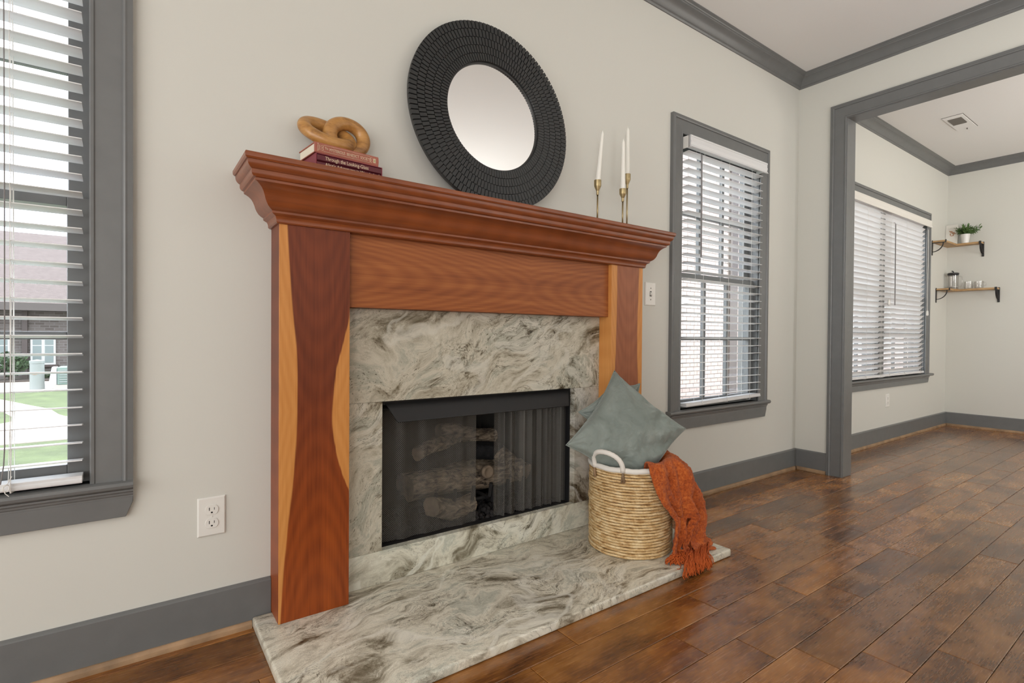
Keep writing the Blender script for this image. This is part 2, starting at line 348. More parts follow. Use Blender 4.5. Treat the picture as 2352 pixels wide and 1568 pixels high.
# --- stone
def stone(name, rot, stretch, seed, bright=1.0, tint=(1, 1, 1)):
    m, t, b, o = newmat(name)
    mp = coords(t, scale=(1, 1, 1), rot=rot)
    ofs = N(t, 'ShaderNodeVectorMath', operation='ADD'); ofs.inputs[1].default_value = (seed * 3.1, seed * 1.7, seed * .9); L(t, mp, ofs.inputs[0])
    wn = N(t, 'ShaderNodeTexNoise'); wn.inputs['Scale'].default_value = 2.2; wn.inputs['Detail'].default_value = 3; L(t, ofs.outputs[0], wn.inputs['Vector'])
    wsub = N(t, 'ShaderNodeVectorMath', operation='SUBTRACT'); wsub.inputs[1].default_value = (.5, .5, .5); L(t, wn.outputs['Color'], wsub.inputs[0])
    wsc = N(t, 'ShaderNodeVectorMath', operation='SCALE'); wsc.inputs['Scale'].default_value = .42; L(t, wsub.outputs[0], wsc.inputs[0])
    wad = N(t, 'ShaderNodeVectorMath', operation='ADD'); L(t, ofs.outputs[0], wad.inputs[0]); L(t, wsc.outputs[0], wad.inputs[1])
    ms = N(t, 'ShaderNodeMapping'); ms.inputs['Scale'].default_value = stretch; L(t, wad.outputs[0], ms.inputs['Vector']); v = ms.outputs[0]
    base = noise(t, v, 2.0, 12, .70, .35)
    col = ramp(t, base, [(.30, (.115, .095, .072)), (.39, (.27, .238, .185)), (.455, (.47, .435, .355)), (.53, (.60, .57, .485)), (.60, (.43, .44, .385)), (.69, (.66, .645, .58)), (.78, (.34, .32, .27))])
    st2 = noise(t, v, 8.5, 10, .74, .4); band = noise(t, v, 1.5, 3, .5)
    col = mixc(t, math_(t, 'MULTIPLY', ramp_bw(t, st2, .50, .66), math_(t, 'ADD', .15, math_(t, 'MULTIPLY', ramp_bw(t, band, .40, .60), .75))), col, (.135, .112, .085))
    col = mixc(t, math_(t, 'MULTIPLY', ramp_bw(t, st2, .44, .34), .55), col, (.69, .675, .61))
    # dark mineral flecks gathered in bands
    fl = noise(t, v, 52, 7, .78)
    fm = math_(t, 'MULTIPLY', ramp_bw(t, fl, .55, .64), ramp_bw(t, noise(t, v, 2.6, 4, .6), .46, .60))
    col = mixc(t, math_(t, 'MULTIPLY', fm, .85), col, (.060, .048, .035))
    grain = noise(t, coords(t), 560, 2, .6); gm = N(t, 'ShaderNodeMapRange'); gm.inputs[1].default_value = .3; gm.inputs[2].default_value = .7; gm.inputs[3].default_value = .86; gm.inputs[4].default_value = 1.20; L(t, grain, gm.inputs[0])
    gc = N(t, 'ShaderNodeCombineColor'); [L(t, gm.outputs[0], gc.inputs[q]) for q in range(3)]; col = mixc(t, 1.0, col, gc.outputs[0], 'MULTIPLY')
    # pale quartz veins
    vn = math_(t, 'ABSOLUTE', math_(t, 'SUBTRACT', noise(t, v, .9, 6, .5, .6), .5))
    vm = ramp_bw(t, vn, .028, .004)
    col = mixc(t, math_(t, 'MULTIPLY', vm, .55), col, (.68, .675, .63))
    # hair cracks
    cn = math_(t, 'ABSOLUTE', math_(t, 'SUBTRACT', noise(t, v, 2.3, 5, .6, 1.2), .47))
    cm = ramp_bw(t, cn, .006, .001)
    col = mixc(t, math_(t, 'MULTIPLY', cm, math_(t, 'MULTIPLY', ramp_bw(t, band, .5, .62), .7)), col, (.07, .055, .04))
    c2n = math_(t, 'ABSOLUTE', math_(t, 'SUBTRACT', noise(t, v, 4.6, 8, .68, .8), .5)); c2m = ramp_bw(t, c2n, .011, .002)
    col = mixc(t, math_(t, 'MULTIPLY', c2m, math_(t, 'MULTIPLY', ramp_bw(t, band, .42, .60), .65)), col, (.09, .072, .052))
    col = mixc(t, 1.0, col, tuple(bright * 1.06 * c for c in tint), 'MULTIPLY')
    bc = N(t, 'ShaderNodeBrightContrast'); bc.inputs['Contrast'].default_value = .30; bc.inputs['Bright'].default_value = .02; L(t, col, bc.inputs['Color']); hs = N(t, 'ShaderNodeHueSaturation'); hs.inputs['Saturation'].default_value = .62; L(t, bc.outputs[0], hs.inputs['Color']); col = hs.outputs[0]
    L(t, col, b.inputs['Base Color']); b.inputs['Roughness'].default_value = .30
    bump(t, b, fl, .04, .0006)
    return m
def ramp_bw(t, fac, a, bb):
    mr = N(t, 'ShaderNodeMapRange', interpolation_type='SMOOTHSTEP'); lo, hi = (a, bb) if a < bb else (bb, a)
    mr.inputs[1].default_value = lo; mr.inputs[2].default_value = hi
    if a > bb: mr.inputs[3].default_value = 1; mr.inputs[4].default_value = 0
    L(t, fac, mr.inputs[0]); return mr.outputs[0]
M['stone_top'] = stone('granite_lintel', (0, .45, 0), (1.6, 1, 3.6), 1, .80, (1.0, .97, .86))
M['stone_left'] = stone('granite_left', (0, .75, 0), (1.5, 1, 5.0), 4, .82, (1.0, .98, .88))
M['stone_right'] = stone('granite_right', (0, -.9, 0), (2.2, 1, 3.4), 7, .80, (1.0, .97, .92))
M['stone_low'] = stone('granite_sill', (0, .4, 0), (1.6, 1, 3.0), 10, .98, (.98, 1.0, .92))
M['hearth'] = stone('granite_hearth', (0, 0, -.12), (2.1, 5.2, 2), 13, 1.0, (1.0, .985, .90))

# --- textiles
def velvet():
    m, t, b, o = newmat('sage_velvet'); f = noise(t, coords(t), 7, 5, .6, .6); ff = noise(t, coords(t), 260, 2)
    L(t, ramp(t, f, [(.30, (.165, .195, .176)), (.55, (.215, .248, .226)), (.75, (.29, .325, .300))]), b.inputs['Base Color'])
    b.inputs['Roughness'].default_value = .85; b.inputs['Sheen Weight'].default_value = .35; b.inputs['Sheen Roughness'].default_value = .4; b.inputs['Sheen Tint'].default_value = (.9, .97, .95, 1)
    h = math_(t, 'ADD', math_(t, 'MULTIPLY', noise(t, coords(t), 11, 4, .55, 1.5), 1.0), math_(t, 'MULTIPLY', ff, .03)); bump(t, b, h, .75, .010); return m
M['velvet'] = velvet()
def boucle():
    m, t, b, o = newmat('rust_boucle'); f = noise(t, coords(t), 120, 4, .7); g = noise(t, coords(t), 9, 3)
    f2 = math_(t, 'ADD', math_(t, 'MULTIPLY', f, .7), math_(t, 'MULTIPLY', g, .3))
    L(t, ramp(t, f2, [(.34, (.19, .028, .004)), (.52, (.45, .088, .010)), (.68, (.62, .18, .034))]), b.inputs['Base Color'])
    b.inputs['Roughness'].default_value = .95; b.inputs['Sheen Weight'].default_value = .08; bump(t, b, f, .9, .005); return m
M['boucle'] = boucle()
def seagrass():
    m, t, b, o = newmat('banana_leaf_rope')
    tco = N(t, 'ShaderNodeTexCoord'); sp = N(t, 'ShaderNodeSeparateXYZ'); L(t, tco.outputs['Object'], sp.inputs[0])
    ang = math_(t, 'ARCTAN2', sp.outputs['Y'], sp.outputs['X'])
    cb = N(t, 'ShaderNodeCombineXYZ'); L(t, math_(t, 'MULTIPLY', ang, 1.6), cb.inputs[0]); L(t, math_(t, 'MULTIPLY', sp.outputs['Z'], 34), cb.inputs[1])
    f = noise(t, cb.outputs[0], 2.4, 6, .68, .4); sw = math_(t, 'SINE', math_(t, 'ADD', math_(t, 'MULTIPLY', ang, 95), math_(t, 'MULTIPLY', sp.outputs['Z'], 720)))
    L(t, ramp(t, f, [(.28, (.17, .080, .028)), (.38, (.43, .25, .095)), (.48, (.62, .42, .195)), (.62, (.78, .61, .36))]), b.inputs['Base Color'])
    b.inputs['Roughness'].default_value = .62; bump(t, b, math_(t, 'ADD', math_(t, 'MULTIPLY', sw, .3), f), .5, .003); return m
M['seagrass'] = seagrass()

# --- chain mesh: wires opaque, holes open
def chainmesh():
    m, t, b, o = newmat('woven_spark_mesh')
    b.inputs['Base Color'].default_value = (.15, .142, .128, 1); b.inputs['Roughness'].default_value = .5; b.inputs['Metallic'].default_value = .3
    uv = N(t, 'ShaderNodeUVMap'); sp = N(t, 'ShaderNodeSeparateXYZ'); L(t, uv.outputs[0], sp.inputs[0])
    P = 7.2e-3
    def wire(sgn):
        a = math_(t, 'ADD', math_(t, 'MULTIPLY', sp.outputs['X'], 1 / P), math_(t, 'MULTIPLY', sp.outputs['Y'], sgn * 1 / P))
        fr = math_(t, 'ABSOLUTE', math_(t, 'SUBTRACT', math_(t, 'FRACT', a), .5)); return math_(t, 'LESS_THAN', fr, .105)
    al = math_(t, 'MAXIMUM', wire(1), wire(-1)); L(t, al, b.inputs['Alpha']); return m
M['mesh'] = chainmesh()
def bark():
    m, t, b, o = newmat('ceramic_log_bark'); f = noise(t, coords(t, scale=(3, 9, 9), rand=True), 7, 6, .7, .6)
    L(t, ramp(t, f, [(.34, (.018, .013, .010)), (.48, (.20, .15, .105)), (.66, (.50, .40, .29))]), b.inputs['Base Color']); b.inputs['Roughness'].default_value = .9
    bump(t, b, f, 1.0, .012); return m
M['bark'] = bark(); M['logend'] = plain('log_cut_end', (.22, .165, .115), .9, var=.4, vscale=25)
M['charred'] = plain('charred_log', (.014, .014, .016), .85, bmp=(45, 1.0, .01), var=.4, vscale=30)
M['lava'] = plain('lava_rock', (.022, .019, .019), .85, bmp=(90, .8, .006), var=.5, vscale=60)

# --- outdoors
M['grass'] = plain('lawn_grass', (.066, .085, .027), .9, bmp=(30, .6, .03), var=.3, vscale=3)
M['concrete'] = plain('pale_concrete', (.34, .30, .25), .85, var=.06, vscale=2)
def brickmat(name, c1, c2, mortar, sc):
    m, t, b, o = newmat(name); br = N(t, 'ShaderNodeTexBrick'); br.inputs['Color1'].default_value = (*c1, 1); br.inputs['Color2'].default_value = (*c2, 1); br.inputs['Mortar'].default_value = (*mortar, 1)
    br.inputs['Scale'].default_value = sc; br.inputs['Mortar Size'].default_value = .02; br.inputs['Brick Width'].default_value = .5; br.inputs['Row Height'].default_value = .18
    tc = N(t, 'ShaderNodeTexCoord'); mp = N(t, 'ShaderNodeMapping'); mp.inputs['Rotation'].default_value = (pi / 2, 0, 0); L(t, tc.outputs['Object'], mp.inputs[0]); L(t, mp.outputs[0], br.inputs['Vector'])
    L(t, br.outputs['Color'], b.inputs['Base Color']); b.inputs['Roughness'].default_value = .9; return m
M['farbrick'] = brickmat('grey_brown_brick', (.064, .051, .045), (.098, .083, .075), (.12, .11, .104), 2.3)
M['nbrick'] = plain('pale_pink_brick', (.37, .295, .262), .9, var=.14, vscale=5)
M['mortar'] = plain('pale_mortar', (.30, .27, .245), .9)
M['shingle'] = brickmat('weathered_roof_shingle', (.088, .066, .058), (.112, .086, .076), (.066, .050, .045), 6.0)
M['eave'] = plain('dark_eave', (.055, .045, .040), .7)
M['farwindow'] = plain('far_window_blind', (.125, .153, .147), .3)
M['brownframe'] = plain('brown_window_frame', (.042, .029, .025), .6)
M['pedestal'] = plain('pale_utility_plastic', (.19, .205, .193), .5)
M['transformer'] = plain('pale_green_metal', (.125, .172, .147), .5)
M['shrub'] = plain('shrub_leaf', (.022, .044, .013), .8, var=.4, vscale=20)
M['stucco'] = plain('white_outdoor_trim', (.36, .355, .34), .7)
M['mulch'] = plain('brown_mulch', (.045, .032, .024), .95, var=.4, vscale=8)

# ------------------------------------------------------------------ room dimensions (metres)
XR, WT, XF = 3.6834, .11, 6.8477
ZC, ZB, BT = 2.654, .1374, .0134
XL, YB = -2.2, -5.4
JAMBY, HEADZ = -.299, 2.297
YEND = -3.9
W1 = (-.880, -.092, .497, 1.986); W2 = (2.392, 3.181, .497, 1.986); W3 = (4.12, 6.200, .556, 2.018)
FBX = (.69, 1.61, .10, .67)

def holed_wall(u0, u1, z0, z1, holes, d0, d1, axis):
    """slab spanning u (x or y) and z, thickness d0..d1 on the other axis, with rectangular holes"""
    us = sorted({u0, u1, *[h for q in holes for h in q[:2]]}); zs = sorted({z0, z1, *[h for q in holes for h in q[2:]]})
    mb = MB(); f = (lambda u, d, z: (u, d, z)) if axis == 'x' else (lambda u, d, z: (d, u, z))
    inh = lambda u, z: any(q[0] < u < q[1] and q[2] < z < q[3] for q in holes)
    nu, nz_ = len(us), len(zs); idx = lambda i, j, k: (i * nz_ + j) * 2 + k
    mb.v = [f(u, d, z) for u in us for z in zs for d in (d0, d1)]
    solid = lambda i, j: 0 <= i < nu - 1 and 0 <= j < nz_ - 1 and not inh((us[i] + us[i + 1]) / 2, (zs[j] + zs[j + 1]) / 2)
    for i in range(nu - 1):
        for j in range(nz_ - 1):
            if not solid(i, j): continue
            for k in (0, 1): mb.f.append((idx(i, j, k), idx(i + 1, j, k), idx(i + 1, j + 1, k), idx(i, j + 1, k)))
            if not solid(i - 1, j): mb.f.append((idx(i, j, 0), idx(i, j, 1), idx(i, j + 1, 1), idx(i, j + 1, 0)))
            if not solid(i + 1, j): mb.f.append((idx(i + 1, j, 0), idx(i + 1, j, 1), idx(i + 1, j + 1, 1), idx(i + 1, j + 1, 0)))
            if not solid(i, j - 1): mb.f.append((idx(i, j, 0), idx(i + 1, j, 0), idx(i + 1, j, 1), idx(i, j, 1)))
            if not solid(i, j + 1): mb.f.append((idx(i, j + 1, 0), idx(i + 1, j + 1, 0), idx(i + 1, j + 1, 1), idx(i, j + 1, 1)))
    return mb
J = .016
exp = lambda q: (q[0] - J, q[1] + J, q[2] - J, q[3] + J)
def st(name, mb, mat, label, **k): return build(name, mb, mat, kind='structure', label=label, **k)
st('wall_front', holed_wall(XL - .1, XF, -.02, ZC + .02, [exp(W1), exp(W2), exp(W3), FBX], 0, .13, 'x'), M['wall'], 'warm off-white painted wall behind the fireplace, running on into the dining room')
st('wall_divider', holed_wall(YB, 0, -.02, ZC + .02, [(YEND, JAMBY, -.03, HEADZ)], XR, XR + WT, 'y'), M['wall'], 'off-white dividing wall with a wide grey-cased opening')
st('wall_far', MB().box(XF, XF + .12, YB, .13, -.02, ZC + .02), M['wall'], 'off-white end wall of the dining room with corner shelves')
st('wall_left', MB().box(XL - .12, XL, YB, 0, -.02, ZC + .02), M['wall'], 'off-white wall at the left end of the living room')
st('wall_rear', MB().box(XL - .12, XF + .12, YB - .12, YB, -.02, ZC + .02), M['wall'], 'off-white wall behind the photographer')
st('ceiling', MB().box(XL - .12, XF + .12, YB - .12, .13, ZC, ZC + .1), M['ceiling'], 'flat white ceiling')

# ------------------------------------------------------------------ floor: every plank in view is its own piece
floor = st('floor', MB().box(XL - .12, XF + .12, YB - .12, .13, -.06, -.018), M['slot'], 'dark brown hand-scraped plank floor')
WL['floor'] = Vector()
PW = .1225; GAP = .0014
known = {5: [1.556, 2.725, 3.91, 4.48], 6: [1.31, 1.893, 2.48, 4.234], 7: [1.45, 2.035, 2.614, 3.79], 8: [.62, 1.546, 3.385], 9: [.9, 1.686, 2.848, 4.05], 10: [1.2, 1.875, 3.0], 3: [2.40, 4.16], 2: [1.9, 3.1, 4.45], 4: [2.05, 3.02, 4.35]}
nv = 0; rest = MB()
def plank_mesh(mb, x0, x1, y0, y1):
    e = .0018; z1 = 0.0
    a = [(x0, y0), (x1, y0), (x1, y1), (x0, y1)]; b = [(x0 + e, y0 + e), (x1 - e, y0 + e), (x1 - e, y1 - e), (x0 + e, y1 - e)]
    return mb.strip([[(p[0], p[1], -.018) for p in a], [(p[0], p[1], z1 - e * .7) for p in a], [(p[0], p[1], z1) for p in b]])
def in_view(x0, x1, yc):
    for x in (x0, (x0 + x1) / 2, x1):
        d = Vector((x, yc + CAM_D, -CAM_H)); c = d.dot(_F)
        if c > .15 and abs(d.dot(_R) / c) < 1.02 and -.70 < d.dot(_U) / c: return True
    return False
for row in range(0, 45):
    y1 = -.0455 - PW * (row - 0) if row else -.0; y0 = -.0455 - PW * row - PW if row else -.0455
    if row: y1 = -.0455 - PW * (row - 1); y0 = y1 - PW
    if y0 < YB: break
    js = [XL + rng.uniform(.1, .9)]
    kn = known.get(row - 0 if False else row - 0, None)
    kk = known.get(row - 1 + 1 - 1, None) if False else known.get(row - 1, None)
    ks = sorted(kk) if kk else []
    while js[-1] < XF:
        nxt = [q for q in ks if q > js[-1] + .02]
        step = rng.choice([.45, .6, .8, 1.05, 1.2]) * rng.uniform(.92, 1.08)
        if nxt and js[-1] + step > nxt[0] - .35: js.append(nxt[0])
        elif ks and js[-1] < ks[0] or not nxt: js.append(js[-1] + step)
        else: js.append(nxt[0])
    xs = [XL] + [j for j in js if j < XF - .05] + [XF]
    for a, b_ in zip(xs[:-1], xs[1:]):
        if b_ - a < .01: continue
        yc = (y0 + y1) / 2
        if in_view(a, b_, yc) and nv < 290:
            mb = plank_mesh(MB(), -(b_ - a) / 2 + GAP / 2, (b_ - a) / 2 - GAP / 2, -(y1 - y0) / 2 + GAP / 2, (y1 - y0) / 2 - GAP / 2)
            o = build('plank', mb, M['plank'], floor, smooth=False); o.location = ((a + b_) / 2, yc, rng.uniform(-.0006, .0)); nv += 1
        else: plank_mesh(rest, a + GAP / 2, b_ - GAP / 2, y0 + GAP / 2, y1 - GAP / 2)
build('planks_beyond', rest, M['plank'], floor, kind='stuff')

# ------------------------------------------------------------------ baseboards, shoe mouldings, crown mouldings
bprof = [(0, 0), (0, ZB), (.0035, ZB), (BT - .003, ZB - .004), (BT, ZB - .007), (BT, 0)]       # (out from wall, height)
sprof = [(0, 0), (0, .021), (.004, .0205), (.0075, .0175), (.0100, .012), (.0106, .006), (.0106, 0)]
cprof = [(0, -.0728), (.006, -.0728), (.0105, -.066), (.0105, -.062), (.0140, -.060), (.0150, -.0555), (.0195, -.050), (.0245, -.041), (.0310, -.033), (.0400, -.0255), (.0500, -.0205), (.0570, -.0185), (.0590, -.0135), (.0635, -.0125), (.0665, -.0085), (.0715, -.0075), (.0774, -.0045), (.0774, 0), (0, 0)]
def run(prof, wall, a, b, ma=0, mb_=0, base=0, zo=0):
    """sweep a wall profile; wall='y0' (front wall) / ('x',X,sign); ma,mb_: mitre direction at the ends (+1 = retreats with projection)"""
    m = MB(); rings = []
    for end, mi, sg in ((a, ma, 1), (b, mb_, -1)):
        ring = []
        for p, z in prof:
            u = end + sg * mi * (p + base)
            if wall == 'y0': ring.append((u, -(p + base), z + zo))
            else: ring.append((wall[1] + wall[2] * (p + base), u, z + zo))
        rings.append(ring)
    return m.strip(rings)
XD = XR + WT
st('baseboard_front', run(bprof, 'y0', XL, .347, 1, 0), M['trim'], 'grey baseboard between the left window and the mantel', bevel=0)
st('baseboard_front_right', run(bprof, 'y0', 1.963, XR, 0, 1), M['trim'], 'grey baseboard under the window right of the mantel')
st('baseboard_divider', run(bprof, ('x', XR, -1), -.206, 0, 0, 1), M['trim'], 'short grey baseboard between room corner and door casing')
st('baseboard_dining', run(bprof, 'y0', XD, XF, 0, 1), M['trim'], 'grey baseboard below the dining-room window')
st('baseboard_far', run(bprof, ('x', XF, -1), YB, 0, 0, 1), M['trim'], 'grey baseboard along the dining-room end wall')
st('trim_1', run(sprof, 'y0', XL, .2925, 0, 0, BT), M['shoe'], 'bare wood shoe moulding left of the hearth')
st('trim_2', run(sprof, 'y0', 1.979, XR - BT, 0, 1, BT), M['shoe'], 'bare wood shoe moulding under the window right of the mantel')
st('trim_3', run(sprof, ('x', XR - BT, -1), -.203, -BT, 0, 1, 0), M['shoe'], 'short bare wood shoe moulding beside the door casing')
st('trim_4', run(sprof, 'y0', XD, XF - BT, 0, 1, BT), M['shoe'], 'bare wood shoe moulding below the dining-room window')
st('trim_5', run(sprof, ('x', XF - BT, -1), YB, -BT, 0, 1, 0), M['shoe'], 'bare wood shoe moulding along the dining-room end wall')
st('trim_6', run(cprof, 'y0', XL, XR, 1, 1, 0, ZC), M['trim'], 'grey crown moulding above the fireplace wall', smooth=True, ang=25)
st('trim_7', run(cprof, ('x', XR, -1), YB, 0, 0, 1, 0, ZC), M['trim'], 'grey crown moulding above the opening', smooth=True, ang=25)
st('trim_8', run(cprof, 'y0', XD, XF, 1, 1, 0, ZC), M['trim'], 'grey crown moulding above the dining-room window', smooth=True, ang=25)
st('trim_9', run(cprof, ('x', XF, -1), YB, 0, 0, 1, 0, ZC), M['trim'], 'grey crown moulding along the dining-room end wall', smooth=True, ang=25)
st('trim_10', run(cprof, ('x', XD, 1), YB, 0, 0, 1, 0, ZC), M['trim'], 'grey crown moulding on the dining-room side of the opening', smooth=True, ang=25)

# ------------------------------------------------------------------ casings
CW = .092
casep = [(0, 0), (0, .011), (.003, .0135), (.009, .0135), (.012, .0105), (.066, .0145), (.068, .0145), (.071, .0205), (.0755, .0225), (.080, .0205), (CW, .0195), (CW, 0)]   # (outward, thickness)
def sweep_frame(prof, u0, u1, z0, z1, f):
    """three-sided mitred frame; f(u,d,z)->xyz"""
    rings = []
    for q in range(4):
        ring = []
        for o_, d in prof:
            u, z = [(u0 - o_, z0), (u0 - o_, z1 + o_), (u1 + o_, z1 + o_), (u1 + o_, z0)][q]; ring.append(f(u, d, z))
        rings.append(ring)
    return MB().strip(rings)
op = struct('door_1', 'wide cased opening from the living room into the dining room', (XR, JAMBY, 0))
build('casing', sweep_frame(casep, JAMBY, YEND, 0, HEADZ, lambda u, d, z: (XR - d, u, z)) if False else
      (lambda: MB().strip([[(XR - d, JAMBY + o_, 0) for o_, d in casep], [(XR - d, JAMBY + o_, HEADZ + o_) for o_, d in casep], [(XR - d, YEND - o_, HEADZ + o_) for o_, d in casep], [(XR - d, YEND - o_, 0) for o_, d in casep]]))(), M['trim'], op)
build('casing', MB().strip([[(XD + d, JAMBY + o_, 0) for o_, d in casep], [(XD + d, JAMBY + o_, HEADZ + o_) for o_, d in casep], [(XD + d, YEND - o_, HEADZ + o_) for o_, d in casep], [(XD + d, YEND - o_, 0) for o_, d in casep]]), M['trim'], op)
build('jamb', MB().box(XR - .006, XD + .006, JAMBY - .004, JAMBY + .012, 0, HEADZ), M['trim'], op, bevel=.002)
build('jamb', MB().box(XR - .006, XD + .006, YEND - .012, YEND + .004, 0, HEADZ), M['trim'], op, bevel=.002)
build('head_jamb', MB().box(XR - .006, XD + .006, YEND, JAMBY, HEADZ - .004, HEADZ + .012), M['trim'], op, bevel=.002)

# ------------------------------------------------------------------ windows
def window(name, W, label, sashes, horn, apron_drop, horn_front=.036):
    x0, x1, z0, z1 = W
    r = struct(name, label, ((x0 + x1) / 2, 0, z0))
    f = lambda u, d, z: (u, -d, z)
    build('casing', sweep_frame(casep, x0, x1, z0, z1, f), M['trim'], r)
    # stool with rounded nose, small cove below, apron with angled ends
    hx0, hx1 = x0 - CW - horn, x1 + CW + horn
    nose = [(.10, 0), (-horn_front + .008, 0), (-horn_front + .003, -.003), (-horn_front, -.010), (-horn_front + .002, -.017), (-horn_front + .009, -.022), (-horn_front + .014, -.024), (.10, -.024)]
    build('stool', MB().strip([[(hx0, y, z0 + z) for y, z in nose], [(hx1, y, z0 + z) for y, z in nose]]), M['trim'], r, smooth=True, ang=35)
    cove = [(0, -.024), (-.024, -.024), (-.024, -.029), (-.020, -.033), (-.019, -.038), (-.0165, -.041), (-.0165, -.046), (0, -.046)]
    build('bed_moulding', MB().strip([[(x0 - CW, y, z0 + z) for y, z in cove], [(x1 + CW, y, z0 + z) for y, z in cove]]), M['trim'], r)
    a0, a1 = z0 - .046, z0 - apron_drop; ax0, ax1 = x0 - CW, x1 + CW
    build('apron', MB().prism([(ax0, a0), (ax1, a0), (ax1, a0 - .012), (ax1 - .016, a1), (ax0 + .016, a1), (ax0, a0 - .012)], -.016, 0, 'y'), M['trim'], r, bevel=.0015)
    # jamb liners
    for (a, b, c, d) in ((x0 - J, x0, z0 - J, z1 + J), (x1, x1 + J, z0 - J, z1 + J)): build('jamb', MB().box(a, b, -.004, .13, c, d), M['trim'], r)
    build('head_jamb', MB().box(x0, x1, -.004, .13, z1, z1 + J), M['trim'], r)
    build('sill', MB().box(x0, x1, .0, .15, z0 - J, z0), M['trim'], r)
    for (sx0, sx1, nvert) in sashes:
        zm = (z0 + z1) / 2 - .004
        for (k, ya, yb, za, zb) in (('lower_sash', .030, .058, z0, zm + .012), ('upper_sash', .066, .094, zm - .012, z1)):
            sw = .048; bot = .05 if k == 'lower_sash' else .028; top = .026 if k == 'lower_sash' else .055
            mb = MB().box(sx0, sx0 + sw, ya, yb, za, zb).box(sx1 - sw, sx1, ya, yb, za, zb).box(sx0 + sw, sx1 - sw, ya, yb, za, za + bot).box(sx0 + sw, sx1 - sw, ya, yb, zb - top, zb)
            s = build(k, mb, M['trim'], r, bevel=.002)
            gx0, gx1, gz0, gz1 = sx0 + sw, sx1 - sw, za + bot, zb - top
            mm = MB()
            for q in range(1, nvert + 1):
                xx = gx0 + (gx1 - gx0) * q / (nvert + 1); build('muntin', MB().box(xx - .010, xx + .010, ya + .002, yb - .002, gz0, gz1), M['trim'], s, bevel=.003)
            zz = (gz0 + gz1) / 2; build('muntin', MB().box(gx0, gx1, ya + .003, yb - .003, zz - .0105, zz + .0105), M['trim'], s, bevel=.003)
            ym = (ya + yb) / 2; build('pane', MB().box(gx0 - .004, gx1 + .004, ym - .0015, ym + .0015, gz0 - .004, gz1 + .004), M['pane'], s)
    return r
window('window_1', W1, 'grey-cased double-hung window at the left, looking onto a lawn', [(W1[0], W1[1], 2)], .0, .098)
window('window_2', W2, 'grey-cased double-hung window right of the mantel', [(W2[0], W2[1], 2)], .018, .104)
window('window_3', W3, 'wide grey-cased twin window in the dining room', [(W3[0], 5.11, 2), (5.21, W3[1], 2)], .085, .085)
build('mullion', MB().box(5.11, 5.21, .0, .13, W3[2], W3[3]), M['trim'], bpy.data.objects['window_3'])

